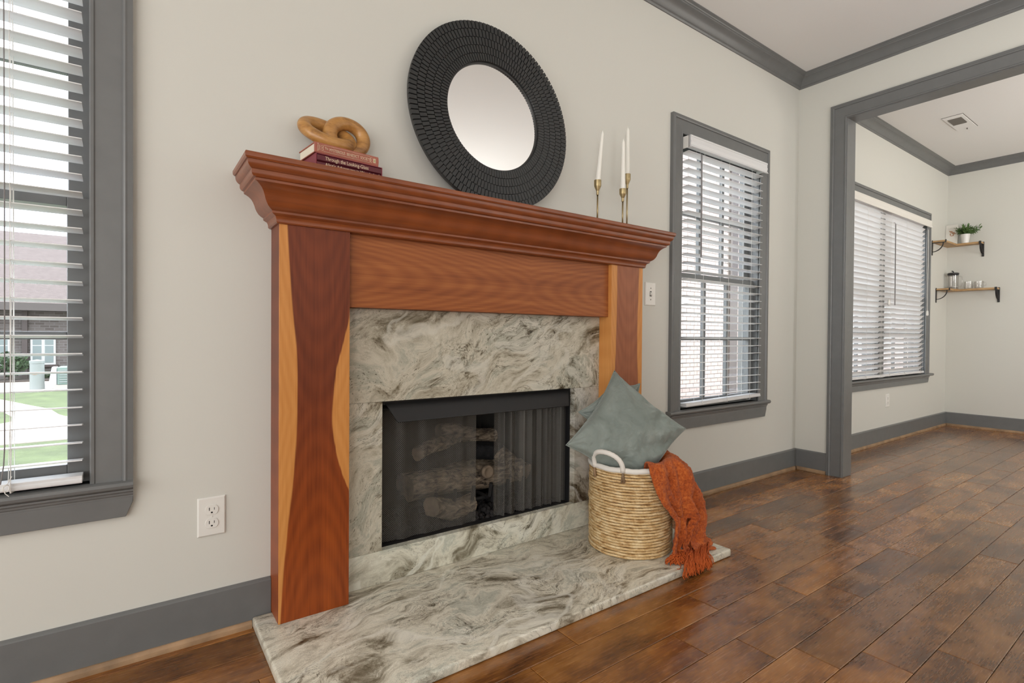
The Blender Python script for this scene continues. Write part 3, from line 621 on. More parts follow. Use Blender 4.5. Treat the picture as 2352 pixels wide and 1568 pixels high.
# ------------------------------------------------------------------ blinds
def blind(label, x0, x1, ztop, zbot, z_near, pitch, tilt, ladders, wand=None, valance=None, grp=None, rail_tilt=0, yc=-.005, cord=None, head=True):
    r = thing('window_blind', label, 'blind', ((x0 + x1) / 2, yc, zbot), grp)
    wS = .050; L2 = (x1 - x0)
    # crowned slat, near edge up by tilt
    prof = [(-wS / 2, -.0002), (-wS / 4, .0014), (wS / 4, .0014), (wS / 2, -.0002), (wS / 2, -.0026), (wS / 4, -.0012), (-wS / 4, -.0012), (-wS / 2, -.0026)]
    ca, sa = math.cos(tilt), math.sin(tilt)
    pr = [(y * ca + z * sa, -y * sa + z * ca) for y, z in prof]
    me = MB().strip([[(-L2 / 2, y, z) for y, z in pr], [(L2 / 2, y, z) for y, z in pr]])
    src = build('slat', me, M['blind'], r); src.location = (0, 0, 0)
    m0 = src.data; m0.vertices.foreach_set('co', [c for v in me.v for c in v]); m0.update()
    z = z_near - math.sin(tilt) * wS / 2
    while z + pitch < ztop - .03: z += pitch
    zs = []
    while z > zbot + .028: zs.append(z); z -= pitch
    for i, zz in enumerate(zs):
        o = src if i == 0 else inst(src, 'slat', r)
        o.location = (0, 0, zz - zbot); o.rotation_euler = (0, rng.normal(0, .0009), 0)
    br = build('bottom_rail', MB().strip([[(x, yc - .024, zbot + zz), (x, yc - .026, zbot + .004), (x, yc - .026, zbot + .010), (x, yc - .023, zbot + .012), (x, yc - .024, zbot + .019), (x, yc + .024, zbot + .019), (x, yc + .026, zbot + .010), (x, yc + .024, zbot)] for x, zz in ((x0, 0), (x1, 0))]), M['blind'], r, bevel=.001)
    if rail_tilt: br.rotation_euler = (0, -rail_tilt, 0)
    for lx in ladders:
        for yy in (-.0265, .0265):
            build('ladder_cord', MB().tube([(lx, yc + yy, zbot + .012), (lx, yc + yy, ztop - .02)], .0008, 5), M['cord'], r)
        build('rail_clip', MB().tube([(lx, yc - .028, zbot + .022), (lx, yc - .030, zbot + .012), (lx, yc - .028, zbot - .002), (lx + .004, yc, zbot - .004)], .0015, 6), M['cord'], r)
    if head: build('head_rail', MB().box(x0 + .002, x1 - .002, yc - .026, yc + .026, ztop - .045, ztop - .002), M['blind'], r, bevel=.002)
    if valance:
        vx0, vx1, v0, v1, vy = valance
        vp = [(vy + .010, v1), (vy + .002, v1), (vy, v1 - .003), (vy, v1 - .010), (vy + .002, v1 - .012), (vy + .002, v1 - .030), (vy, v1 - .032), (vy, v1 - .036), (vy + .003, v0 + .016), (vy - .002, v0 + .006), (vy - .006, v0), (vy + .004, v0), (vy + .010, v0 + .012)]
        va = build('valance', MB().strip([[(vx0, y, z) for y, z in vp], [(vx1, y, z) for y, z in vp]]), M['blind'], r)
        build('valance_return', MB().box(vx0, vx0 + .006, vy + .008, yc + .02, v0 + .012, v1 - .002), M['blind'], va)
        build('valance_return', MB().box(vx1 - .006, vx1, vy + .008, yc + .02, v0 + .012, v1 - .002), M['blind'], va)
    if wand:
        wx, wz0, wz1 = wand
        wo = build('tilt_wand', MB().tube([(wx, yc - .040, wz1), (wx + .001, yc - .042, wz0)], .0042, 8), M['greycord'], r)
        build('wand_hook', MB().tube([(wx, yc - .026, wz1 + .014), (wx - .003, yc - .034, wz1 + .013), (wx, yc - .040, wz1 - .002)], .0018, 6), M['greycord'], wo)
    return r
b1 = blind('white slatted blind in the left window, grey cord hanging to a knot', W1[0] + .012, W1[1] - .014, W1[3] - .004, .507, 1.2064, .0457, math.radians(6.5), [-.24, -.486, -.73], valance=(W1[0] + .004, W1[1] - .004, 1.905, 1.969, -.055), grp=None)
cordp = [(-.247, -.048, 1.90), (-.247, -.046, 1.2), (-.248, -.046, .62), (-.250, -.045, .575), (-.2535, -.047, .545), (-.256, -.045, .53)]
cd = build('pull_cord', MB().tube(cordp, .0014, 6), M['greycord'], b1)
build('cord_knot', MB().tube([(-.2465 + .006 * math.cos(a), -.046 + .002 * math.sin(3 * a), .520 + .009 * math.sin(a)) for a in np.linspace(0, 2 * pi, 18)], .0011, 5).tube([(-.236, -.044, .547), (-.243, -.046, .531), (-.251, -.047, .522), (-.247, -.048, .508), (-.241, -.046, .500)], .0010, 5), M['cord'], cd)
for xx, dz in ((-.2425, 0), (-.2385, .0)):
    build('lift_cord', MB().tube([(xx, .002, 1.93), (xx, .002, .95), (xx - .002, .002, .70), (xx - .006, .0, .525)], .0009, 5), M['cord'], b1)
b2 = blind('white slatted blind in the window right of the mantel, grey tilt wand', 2.420, 3.173, W2[3] - .004, .520, 1.2572, .0457, math.radians(6.0), [2.560, 2.805, 3.045], wand=(2.512, 1.330, 1.885), valance=(2.402, 3.178, 1.905, 1.971, -.056), rail_tilt=.018)
build('mounting_bracket', MB().box(2.394, 2.400, -.045, .02, 1.905, 1.968).box(2.394, 2.412, -.045, -.043, 1.905, 1.968), M['white_plastic'], b2, bevel=.001)
b3 = blind('half of the dining-room twin blind nearer the opening, slats nearly closed', W3[0] + .01, 5.163, W3[3] - .004, .568, 1.24, .0435, math.radians(46), [4.30, 4.76, 5.06], grp=None)
b4 = blind('half of the dining-room twin blind beside the corner shelves, with dark tilt wand', 5.166, W3[1] - .09, W3[3] - .004, .570, 1.2425, .0435, math.radians(46), [5.25, 5.61, 6.01], wand=(5.30, 1.18, 1.875), grp=None)
vp0 = blind  # (the twin blind shares one long valance)
v = build('valance', MB().strip([[(x, y, z) for y, z in [(-.040, 2.021), (-.050, 2.021), (-.052, 2.016), (-.050, 2.006), (-.050, 1.976), (-.053, 1.968), (-.055, 1.955), (-.046, 1.955), (-.040, 1.962)]] for x in (W3[0] + .003, W3[1] - .003)]), M['canvas'])
tag(v, 'long cream valance across the top of the dining-room window', 'valance')
build('pull_cord', MB().tube([(6.115, -.045, 1.93), (6.125, -.045, 1.6), (6.115, -.045, 1.40), (6.12, -.045, 1.16)], .0018, 5), M['cord'], b4)
build('cord_tassel', MB().lathe([(.002, 1.165), (.008, 1.155), (.010, 1.12), (.004, 1.112)], (6.12, -.045, 0), 10), M['white_plastic'], b4)
build('cord_tassel', MB().lathe([(.002, 1.225), (.008, 1.215), (.010, 1.18), (.004, 1.172)], (5.17, -.045, 0), 10), M['white_plastic'], b4)

# ------------------------------------------------------------------ electrical plates
def outlet(label, x0, x1, z0, z1):
    r = thing('power_outlet', label, 'outlet', ((x0 + x1) / 2, 0, z0)); xm, zm = (x0 + x1) / 2, (z0 + z1) / 2
    build('cover_plate', MB().strip([[(a, 0, b) for a, b in [(x0, z0), (x1, z0), (x1, z1), (x0, z1)]], [(a, -.003, b) for a, b in [(x0, z0), (x1, z0), (x1, z1), (x0, z1)]], [(a, -.006, b) for a, b in [(x0 + .004, z0 + .004), (x1 - .004, z0 + .004), (x1 - .004, z1 - .004), (x0 + .004, z1 - .004)]]]), M['white_plastic'], r, bevel=.0012)
    for s in (1, -1):
        c = zm + s * .0195; pts = []
        for k in range(32):
            a = 2 * pi * k / 32; pts.append((xm + .0172 * math.cos(a), c + max(-.0135, min(.0135, .0172 * math.sin(a)))))
        f = build('socket_face', MB().prism(pts, -.0085, -.004, 'y'), M['white_plastic'], r, bevel=.0006)
        build('slot', MB().box(xm - .0075, xm - .0055, -.0088, -.006, c - .001, c + .008), M['slot'], f)
        build('slot', MB().box(xm + .0055, xm + .0070, -.0088, -.006, c - .000, c + .0072), M['slot'], f)
        build('ground_hole', MB().prism([(xm + .0027 * math.cos(a), c - .0072 + .0027 * math.sin(a) * (1 if math.sin(a) > 0 else .8)) for a in np.linspace(0, 2 * pi, 13)[:-1]], -.0088, -.006, 'y'), M['slot'], f)
    build('screw', MB().lathe([(.0026, -.0058), (.0026, -.0072), (.001, -.0076)], (xm, 0, zm), 12, 'y'), M['white_plastic'], r)
    return r
outlet('white double power outlet left of the mantel', .1502, .2234, .2993, .4136)
outlet('small white power outlet below the dining-room window', 5.262, 5.340, .299, .413)
sw = thing('light_switch', 'white toggle switch plate between mantel and right window', 'switch', (2.146, 0, 1.052))
x0, x1, z0, z1 = 2.1065, 2.1860, 1.053, 1.172
build('cover_plate', MB().strip([[(a, 0, b) for a, b in [(x0, z0), (x1, z0), (x1, z1), (x0, z1)]], [(a, -.003, b) for a, b in [(x0, z0), (x1, z0), (x1, z1), (x0, z1)]], [(a, -.006, b) for a, b in [(x0 + .004, z0 + .004), (x1 - .004, z0 + .004), (x1 - .004, z1 - .004), (x0 + .004, z1 - .004)]]]), M['white_plastic'], sw, bevel=.0012)
build('toggle', MB().prism([(-.005, 1.105), (-.016, 1.102), (-.017, 1.108), (-.005, 1.124)], 2.141, 2.151, 'x'), M['white_plastic'], sw, bevel=.001)
build('toggle_slot', MB().box(2.1395, 2.1525, -.0066, -.004, 1.100, 1.126), M['slot'], sw)
for zz in (1.0835, 1.1415): build('screw', MB().lathe([(.003, -.0058), (.003, -.0072), (.001, -.0076)], (2.146, 0, zz), 12, 'y'), M['vent_dark'], sw)

# ------------------------------------------------------------------ fireplace mantel
PF = -.108; PL = (.348, .559); PRR = (1.751, 1.962)
mt = thing('fireplace_mantel', 'cherry wood fireplace mantel with two pillars and a deep moulded shelf', 'mantel', (1.155, 0, 0))
def pillar(name, x0, x1, mat, lab):
    mb = MB().box(0, x1 - x0, PF, -.001, .03, 1.222)
    o = build(name, mb, mat, None, bevel=.0012); o.parent = mt; o.location = (x0 - 1.155, 0, 0); o['label'] = lab; return o
pillar('pillar', *PL, M['pillar_l'], 'near pillar with dark red heartwood between pale edges'); pillar('pillar', *PRR, M['pillar_r'], 'far pillar with pale inner edge')
build('header_board', MB().box(PL[1], PRR[0], -.088, -.001, .982, 1.222), M['header'], mt, bevel=.001)
crownp = [(0, 1.2175), (.006, 1.2185), (.0092, 1.222), (.0095, 1.2285), (.0105, 1.2325), (.0130, 1.2375), (.0190, 1.2405), (.0232, 1.2435), (.0232, 1.2495), (.0300, 1.2535), (.0365, 1.2590), (.0415, 1.2665), (.0450, 1.2740), (.0480, 1.2840), (.0520, 1.2940), (.0570, 1.3020), (.0640, 1.3085), (.0710, 1.3130), (.0770, 1.3155), (.0776, 1.3220), (.0830, 1.3238), (.0865, 1.3275), (.0882, 1.3320), (.0882, 1.3420), (.0915, 1.3435), (.0955, 1.3475), (.0985, 1.3525), (.0998, 1.3580), (.1000, 1.3645)]
shelfp = [(.0, 1.3645), (.1030, 1.3645), (.1065, 1.3690), (.1072, 1.3740), (.1072, 1.3785), (.1050, 1.3825), (.0, 1.3830)]
def mantel_sweep(prof):
    rings = []
    for q in range(4):
        rings.append([[(PL[0] - o, -.0005, z), (PL[0] - o, PF - o, z), (PRR[1] + o, PF - o, z), (PRR[1] + o, -.0005, z)][q] for o, z in prof])
    return MB().strip(rings)
build('crown_moulding', mantel_sweep([(-.02, 1.2175)] + crownp + [(-.02, 1.3645)]), M['crown'], mt, smooth=True, ang=28)
sh = mantel_sweep([(o, z) for o, z in shelfp]); 
tops = MB(); tops.v = list(sh.v); tops.f = list(sh.f)
tops.box(PL[0], PRR[1], PF, -.0005, 1.3645, 1.3830)
build('shelf', tops, M['crown'], mt, smooth=True, ang=28)

# ------------------------------------------------------------------ granite surround, hearth, firebox
GF = -.034
OX0, OX1, OZ0, OZ1 = .699, 1.600, .1438, .662
sr = thing('fireplace_surround', 'veined grey-beige granite surround framing the firebox', 'fireplace surround', (1.155, 0, .03))
jn = .0006
build('lintel_panel', MB().box(PL[1] + .0008, PRR[0] - .0008, GF, -.003, OZ1, .9815), M['stone_top'], sr, bevel=.0008)
build('side_panel', MB().box(PL[1] + .0008, OX0, GF, -.003, OZ0 + jn, OZ1 - jn), M['stone_left'], sr, bevel=.0008)
build('side_panel', MB().box(OX1, PRR[0] - .0008, GF, -.003, OZ0 + jn, OZ1 - jn), M['stone_right'], sr, bevel=.0008)
build('lower_panel', MB().box(PL[1] + .0008, PRR[0] - .0008, GF, -.003, .0305, OZ0), M['stone_low'], sr, bevel=.0008)
tag(build('hearth_slab', MB().box(.2935, 1.978, -.568, -.0135, .0003, .0300), M['hearth'], None, smooth=True, bevel=.007, seg=4), 'polished swirled granite hearth slab on the floor before the fireplace', 'hearth')

fb = thing('firebox', 'black metal gas firebox with hood and parted mesh curtains', 'firebox', (1.15, 0, .10))
x0, x1, z0, z1, yb = FBX[0] + .004, FBX[1] - .004, FBX[2] + .004, FBX[3] - .004, .50
bx0, bx1 = x0 + .16, x1 - .16
shell = MB().add([(x0, .0, z0), (x1, .0, z0), (bx1, yb, z0), (bx0, yb, z0), (x0, .0, z1), (x1, .0, z1), (bx1, yb, z1), (bx0, yb, z1)], [(0, 1, 2, 3), (4, 7, 6, 5), (0, 3, 7, 4), (1, 5, 6, 2), (3, 2, 6, 7)])
shell.add([(x0 - .03, .005, z0 - .0), (x0 - .03, yb + .05, z0), (x0 - .03, yb + .05, z1), (x1 + .03, yb + .05, z0), (x1 + .03, yb + .05, z1)], [(1, 3, 4, 2)])
build('lining', shell, M['soot'], fb, fix=False)
build('outer_case', MB().box(x0 - .02, x1 + .02, yb + .02, yb + .03, z0 - .02, z1 + .02).box(x0 - .03, x0 - .02, .135, yb + .03, z0 - .02, z1 + .02).box(x1 + .02, x1 + .03, .135, yb + .03, z0 - .02, z1 + .02).box(x0 - .03, x1 + .03, .135, yb + .03, z1 + .02, z1 + .03).box(x0 - .03, x1 + .03, .135, yb + .03, z0 - .03, z0 - .02), M['darkmetal'], fb)
build('frame', MB().box(OX0 - .004, OX1 + .004, -.002, .020, .106, .1405).box(OX0 - .006, OX0 + .012, .0, .024, .14, .66).box(OX1 - .004, OX1 + .006, -.002, .024, .14, .66).box(OX0, OX1, 0, .02, .645, .664), M['darkmetal'], fb, bevel=.001)
build('threshold_lip', MB().box(OX0 - .002, OX1 + .002, -.006, .03, .1405, .1440), M['darkmetal'], fb, bevel=.001)
hd = [(.722, -.002, .652), (1.591, -.002, .652), (1.560, -.040, .587), (.753, -.040, .587)]
hm = MB().strip([hd, [(p[0], p[1] + .003, p[2] - .0015) for p in hd]])
hood = build('hood', hm, M['darkmetal'], fb)
build('hood_lip', MB().tube([(.753, -.039, .5865), (1.560, -.039, .5865)], .0022, 6), M['darkmetal'], hood)
build('curtain_rod', MB().tube([(.712, .020, .628), (1.60, .020, .628)], .004, 8), M['darkmetal'], fb)
def curtain(x0, x1, waves, amp, label):
    n = 260; rows = 3; P = []; U = []; s = 0; prev = None
    for i in range(n + 1):
        u = i / n; x = x0 + (x1 - x0) * (u + .012 * math.sin(u * 2 * pi * waves * .5)); y = .022 + amp * math.sin(u * 2 * pi * waves) * (1 + .35 * math.sin(7.3 * u)) + .3 * amp * math.sin(u * 2 * pi * waves * 2.3 + 1)
        if prev: s += math.hypot(x - prev[0], y - prev[1])
        prev = (x, y); P.append((x, y)); U.append(s)
    zs = [.146, .40, .622]
    mb = MB().grid([[(x, y, z) for x, y in P] for z in zs])
    o = build('mesh_curtain', mb, M['mesh'], fb, smooth=True, fix=False, label=label)
    uvl = o.data.uv_layers.new(name='UVMap')
    for lp in o.data.loops:
        k = lp.vertex_index; uvl.data[lp.index].uv = (U[k % (n + 1)], zs[k // (n + 1)])
    return o
curtain(.716, 1.122, 3.5, .0045, 'mesh curtain drawn to the near side'); curtain(1.205, 1.592, 7.5, .011, 'mesh curtain bunched at the far side')

# logs and grate
gr = thing('log_grate', 'black iron grate holding the ceramic logs', 'grate', (1.2, .2, .105))
for xx in np.linspace(.98, 1.42, 6):
    build('grate_bar', MB().tube([(xx, .10, .262), (xx, .112, .205), (xx, .13, .195), (xx, .40, .195)], .0085, 8), M['iron'], gr)
build('cross_bar', MB().tube([(.93, .15, .188), (1.47, .15, .188)], .009, 8), M['iron'], gr); build('cross_bar', MB().tube([(.93, .36, .188), (1.47, .36, .188)], .009, 8), M['iron'], gr)
for xx in (.97, 1.43):
    for yy in (.15, .36): build('leg', MB().tube([(xx, yy, .190), (xx, yy, .105)], .008, 8), M['iron'], gr)
build('gas_valve', MB().tube([(1.262, .112, .178), (1.262, .112, .245)], .013, 8).tube([(1.262, .10, .172), (1.262, .09, .150)], .005, 8), M['darkmetal'], gr)
def log(label, a, b, r, seed, mat='bark', ends=True):
    a, b = Vector(a), Vector(b); root = thing('ceramic_log', label, 'log', (a + b) / 2, 'ceramic logs in the firebox')
    n, m = 26, 14; d = (b - a); ax = d.normalized(); s = ax.cross(Vector((0, 0, 1))).normalized(); u = s.cross(ax); rings = []
    for i in range(m + 1):
        tt = i / m; c = a + d * tt + u * (.012 * math.sin(tt * 5 + seed)) + s * (.010 * math.sin(tt * 4 + seed * 2)); ring = []
        for k in range(n):
            an = 2 * pi * k / n; q = r * (1 + .22 * mnoise.noise(Vector((math.cos(an) * 1.6 + seed, math.sin(an) * 1.6, tt * 2.2))) + .07 * mnoise.noise(Vector((math.cos(an) * 7 + seed, math.sin(an) * 7, tt * 7))))
            ring.append(c + s * (q * math.cos(an)) + u * (q * math.sin(an)))
        rings.append(ring)
    build('bark', MB().strip(rings, True, False), M[mat], root, smooth=True)
    for ring, sg in ((rings[0], -1), (rings[-1], 1)):
        c = sum((Vector(p) for p in ring), Vector()) / n
        mb = MB(); mb.add([c + ax * sg * .006] + list(ring), [(0, 1 + k, 1 + (k + 1) % n) for k in range(n)]); build('cut_end', mb, M['logend'] if mat == 'bark' else M[mat], root, smooth=True)
    return root
lg = log('thick knotty log lying across the front of the grate', (.905, .215, .262), (1.50, .235, .262), .052, 1.0)
build('branch_knot', MB().lathe([(.030, .0), (.029, -.016), (.022, -.021), (.019, -.015), (.0, -.017)], (1.268, .176, .292), 18, 'y'), M['logend'], lg, smooth=True)
log('stubby log at the near front pointing its pale end outward', (.955, .085, .205), (1.16, .155, .170), .040, 2.0)
log('short log leaning at the far end with its pale end outward', (1.455, .135, .265), (1.40, .33, .335), .044, 3.0)
log('long log resting behind the front log', (.93, .335, .262), (1.44, .355, .262), .046, 4.0)
log('charred log lying on top of the two long logs', (.985, .275, .352), (1.42, .315, .350), .042, 5.0, 'charred')
log('slim pale log crossing the top at the near side', (.955, .21, .405), (1.22, .36, .425), .030, 6.0)
log('highest log of the stack, at the back', (1.12, .36, .450), (1.42, .34, .412), .036, 7.0)
# lava rock bed: too many to count
lv = MB(); ico = [(0, 0, 1), (.894, 0, .447), (.276, .851, .447), (-.724, .526, .447), (-.724, -.526, .447), (.276, -.851, .447), (.724, .526, -.447), (-.276, .851, -.447), (-.894, 0, -.447), (-.276, -.851, -.447), (.724, -.526, -.447), (0, 0, -1)]
icf = [(0, 1, 2), (0, 2, 3), (0, 3, 4), (0, 4, 5), (0, 5, 1), (1, 6, 2), (2, 7, 3), (3, 8, 4), (4, 9, 5), (5, 10, 1), (6, 7, 2), (7, 8, 3), (8, 9, 4), (9, 10, 5), (10, 6, 1), (11, 7, 6), (11, 8, 7), (11, 9, 8), (11, 10, 9), (11, 6, 10)]
for _ in range(900):
    yy = .045 + .28 * rng.random() ** 1.4; ins = .16 * yy / .5 + .015; xx = rng.uniform(FBX[0] + ins + .01, FBX[1] - ins - .01); r = rng.uniform(.006, .015); zz = .110 + r * .6 + rng.random() * .028
    lv.add([(xx + p[0] * r * rng.uniform(.7, 1.3), yy + p[1] * r * rng.uniform(.7, 1.3), zz + p[2] * r * rng.uniform(.6, 1.1)) for p in ico], icf)
tag(build('lava_rocks', lv, M['lava'], None, kind='stuff'), 'bed of crumbled black lava rock on the firebox floor', 'lava rock')

# ------------------------------------------------------------------ round mirror leaning on the wall
MC = (1.1505, -.0512, 1.7508); MTI = .0793; MR, MRI = .3679, .2142
up = Vector((0, math.sin(MTI), math.cos(MTI))); nrm = Vector((0, -math.cos(MTI), math.sin(MTI)))
base = Vector(MC) - up * MR - nrm * .004
mi = thing('round_mirror', 'round mirror in a wide black tiled frame leaning on the mantel', 'mirror', base)
MX = Matrix.Translation(Vector(MC)) @ Matrix((Vector((1, 0, 0)), up, -nrm * -1)).transposed().to_4x4()      # local x=right, y=up, z=toward the room
def lath2(prof, n=160): return MB().lathe(prof, (0, 0, 0), n).xf(MX)
build('backing', lath2([(MRI - .006, -.020), (MR - .003, -.020), (MR - .001, -.0085), (MR - .001, -.0060), (MRI - .002, -.0060), (MRI - .006, -.0085), (MRI - .006, -.020)][::-1]), M['frame_black'], mi)
build('mirror_glass', lath2([(.0, -.0120), (MRI + .002, -.0120), (MRI + .002, -.0150), (.0, -.0150)], 96), M['mirror'], mi)
NT = 124; rw = (MR - MRI) / 5; allt = []
camw = Vector((0, -CAM_D, CAM_H)); loc0 = MX.translation - base
for k in range(5):
    ra, rb = MRI + rw * k + .0009, MRI + rw * (k + 1) - .0009; dth = 2 * pi / NT * .80 / 2
    tl = MB(); pts = []
    for r_, a_ in ((ra, -dth), (rb, -dth), (rb, dth), (ra, dth)): pts.append((r_ * math.cos(a_), r_ * math.sin(a_)))
    lift = lambda a_: .0022 + .0006 * (a_ / dth)                        # each tile tilts a little round its radius
    top = [(p[0], p[1], lift(-dth if q in (0, 1) else dth)) for q, p in enumerate(pts)]
    bot = [(p[0], p[1], -.0070) for p in pts]
    tl.strip([bot, top]); me = bpy.data.meshes.new('tile'); me.from_pydata([tuple(map(float, p)) for p in tl.v], [], tl.f); recalc(me); me.materials.append(M['frame_black'])
    for q in range(NT):
        a = 2 * pi * (q + .5 * (k % 2)) / NT; T = MX @ Matrix.Rotation(a, 4, 'Z'); c = T @ Vector(((ra + rb) / 2, 0, 0))
        d = (c - camw); allt.append((d.length / (1 + .15 * k), k, T, me, tl))
allt.sort(key=lambda q: q[0]); stuff = MB()
for i, (_, k, T, me, tl) in enumerate(allt):
    if i < 296:
        o = bpy.data.objects.new('tile', me); COL.objects.link(o); o.parent = mi; o.matrix_local = Matrix.Translation(-base) @ T
    else: stuff.add([T @ Vector(p) for p in tl.v], tl.f)
build('tiles', stuff, M['frame_black'], mi, kind='stuff')

# ------------------------------------------------------------------ books and wooden knot
yaw = math.radians(6.0)
BM = Matrix.Translation((.437, -.150, 0)) @ Matrix.Rotation(yaw, 4, 'Z')
bk = thing('hardback_book', 'faded pink hardback book lying on top of the maroon slipcase', 'book', BM @ Vector((.105, .07, 1.4355)))
bl, bd, z0, z1 = .207, .128, 1.4358, 1.4668
cov = MB().box(0, bl, -.0005, bd, z0, z0 + .0028).box(0, bl, -.0005, bd, z1 - .0028, z1)
sp = [(.0, z0), (.0, z1)]
spine = [(.002, z0), (-.0015, z0 + .002), (-.0035, (z0 + z1) / 2), (-.0015, z1 - .002), (.002, z1), (.0045, z1), (.0045, z0)]
cov.strip([[(0, y, z) for y, z in spine], [(bl, y, z) for y, z in spine]]); cov.xf(BM)
build('cover', cov, M['pink_cover'], bk, bevel=.0006)
build('page_block', MB().box(.003, bl - .004, .003, bd - .004, z0 + .0028, z1 - .0028).xf(BM), M['pages'], bk)
TXT = lambda x, z, y=-.0042: BM @ Matrix.Translation((x, y, z)) @ Matrix.Rotation(pi / 2, 4, 'X')
zc = (z0 + z1) / 2
text('spine_title', 'MYSTERIOUS  BENEDICT  SOCIETY', .0130, TXT(.0435, zc - .001), M['gilt'], bk, sx=.665)
text('spine_title', 'The', .0100, TXT(.0292, zc + .001), M['gilt'], bk, sx=.68)
fr = MB()
for (a0, a1, b0, b1) in ((.026, .176, zc + .0090, zc + .0097), (.026, .176, zc - .0097, zc - .0090), (.0245, .0252, zc - .007, zc + .007), (.1768, .1775, zc - .007, zc + .007)): fr.box(a0, a1, -.0040, -.0015, b0, b1)
for cxx in (.0215, .181):
    for ss in (1, -1): fr.tube([(cxx + .0028 * math.cos(a), -.0036, zc + ss * .0045 + .0036 * math.sin(a)) for a in np.linspace(0, 2 * pi, 13)], .0004, 4)
build('spine_border', fr.xf(BM), M['gilt'], bk)
nm = TXT(.011, zc) @ Matrix.Rotation(pi / 2, 4, 'Z'); text('spine_author', 'TRENTON LEE', .0052, nm @ Matrix.Translation((0, .0022, 0)), M['gilt'], bk, 'CENTER', sx=.72); text('spine_author', 'STEWART', .0052, nm @ Matrix.Translation((0, -.0030, 0)), M['gilt'], bk, 'CENTER', sx=.72)
build('spine_emblem', MB().box(.188, .196, -.0040, -.001, zc - .0070, zc + .0065).xf(BM), M['gilt'], bk); build('spine_emblem', MB().box(.190, .1942, -.0043, -.001, zc - .0045, zc + .004).xf(BM), M['olive'], bk)
BM2 = Matrix.Translation((.4405, -.1500, 0)) @ Matrix.Rotation(math.radians(5.0), 4, 'Z')
bs = thing('boxed_book_set', 'maroon slipcase holding two books under the pink hardback', 'book', BM2 @ Vector((.108, .07, 1.3835)))
cl, cz0, cz1 = .216, 1.3835, 1.4352
build('slipcase', MB().box(0, .003, 0, .132, cz0, cz1).box(cl - .003, cl, 0, .132, cz0, cz1).box(0, cl, 0, .132, cz0, cz0 + .002).box(0, cl, 0, .132, cz1 - .002, cz1).box(0, cl, .129, .132, cz0, cz1).xf(BM2), M['maroon_case'], bs, bevel=.0005)
TX2 = lambda x, z: BM2 @ Matrix.Translation((x, -.0016, z)) @ Matrix.Rotation(pi / 2, 4, 'X')
for (a, b, tx) in ((1.3858, 1.4118, "Alice's Adventures in Wonderland"), (1.4124, 1.4328, 'Through the Looking-Glass')):
    vo = build('volume', MB().strip([[(x, y, z) for y, z in [(.126, a), (.003, a), (-.0008, a + .003), (-.0015, (a + b) / 2), (-.0008, b - .003), (.003, b), (.126, b)]] for x in (.0035, cl - .0035)]).xf(BM2), M['maroon'], bs, smooth=True, ang=40)
    text('spine_title', tx, .0158, TX2(.028, (a + b) / 2 if a > 1.4 else 1.4040), M['gilt'], vo, sx=.80)
kn = thing('wooden_knot', 'two interlinked polished wooden rings resting on the pink book', 'sculpture', (.545, -.075, 1.4668))
def ring(c, a, b, Ra, Rb, r0, r1):
    c, a, b = Vector(c), Vector(a), Vector(b); n = 64
    pts = [c + a * (Ra * math.cos(2 * pi * k / n)) + b * (Rb * math.sin(2 * pi * k / n)) for k in range(n)]
    return build('link', MB().tube(pts, [r0 + r1 * math.cos(4 * pi * k / n + 1) for k in range(n)], 20, closed=True), M['knot'], kn, smooth=True)
ring((.502, -.0564, 1.530), (.9449, -.1755, -.2749), (.3174, .6894, .6512), .0715, .050, .0205, .0008)
ring((.5645, -.0572, 1.5329), (.9855, .0928, .142), (-.1529, .1239, .9804), .0565, .047, .0215, .0012)

# ------------------------------------------------------------------ candlesticks and candles
def stick(label, cl, x, y, zc0, zc1, tip, lean, clabel):
    r = thing('candlestick', label, 'candlestick', (x, y, 1.383), 'brass candlesticks on the mantel')
    build('base', MB().lathe([(0, 1.3832), (.038, 1.3832), (.0385, 1.3855), (.034, 1.388), (.010, 1.391), (.0045, 1.398), (0, 1.398)], (x, y, 0), 28), M['brass'], r, smooth=True, ang=40)
    build('stem', MB().tube([(x, y, 1.39), (x, y, zc0 + .004)], .0036, 10), M['brass'], r, smooth=True)
    h = zc1 - zc0
    build('cup', MB().lathe([(0, zc0), (.0056, zc0), (.0058, zc0 + h * .25), (.0066, zc0 + h * .29), (.0146, zc0 + h * .58), (.0154, zc0 + h * .63), (.0158, zc1), (.0136, zc1), (.0136, zc1 - .012), (0, zc1 - .012)], (x, y, 0), 24), M['brass'], r, smooth=True, ang=25)
    lx, ly = lean; n = 14; pts = []; rr = []
    zt = tip - .016; q0 = zc1 - .0115
    for i in range(n + 1):
        t_ = i / n; pts.append((x + lx * t_, y + ly * t_, q0 + (zt - q0) * t_)); rr.append(.0118 - .0050 * t_)
    pts += [(x + lx * 1.03, y + ly * 1.03, zt + .006), (x + lx * 1.05, y + ly * 1.05, zt + .013), (x + lx * 1.06, y + ly * 1.06, tip)]; rr += [.0048, .0018, .0007]
    c = thing('taper_candle', clabel, 'candle', (x, y, q0), 'white taper candles on the mantel')
    build('wax', MB().tube(pts, rr, 16), M['wax'], c, smooth=True)
    build('wick', MB().tube([(x + lx * 1.055, y + ly * 1.055, tip - .003), (x + lx * 1.06, y + ly * 1.06, tip + .006)], .0007, 5), M['canvas'], c)
stick('brass candlestick standing alone, nearest the round mirror', None, 1.645, -.120, 1.511, 1.575, 1.798, (.026, .0), 'white taper candle leaning to one side, nearest the mirror')
stick('shortest brass candlestick, in front of the tallest one', None, 1.8000, -.125, 1.505, 1.5625, 1.788, (.001, 0), 'white taper candle in the shortest candlestick')
stick('tallest brass candlestick, behind the shortest one', None, 1.8845, -.075, 1.590, 1.657, 1.878, (.002, .0), 'white taper candle standing highest, in the tallest candlestick')

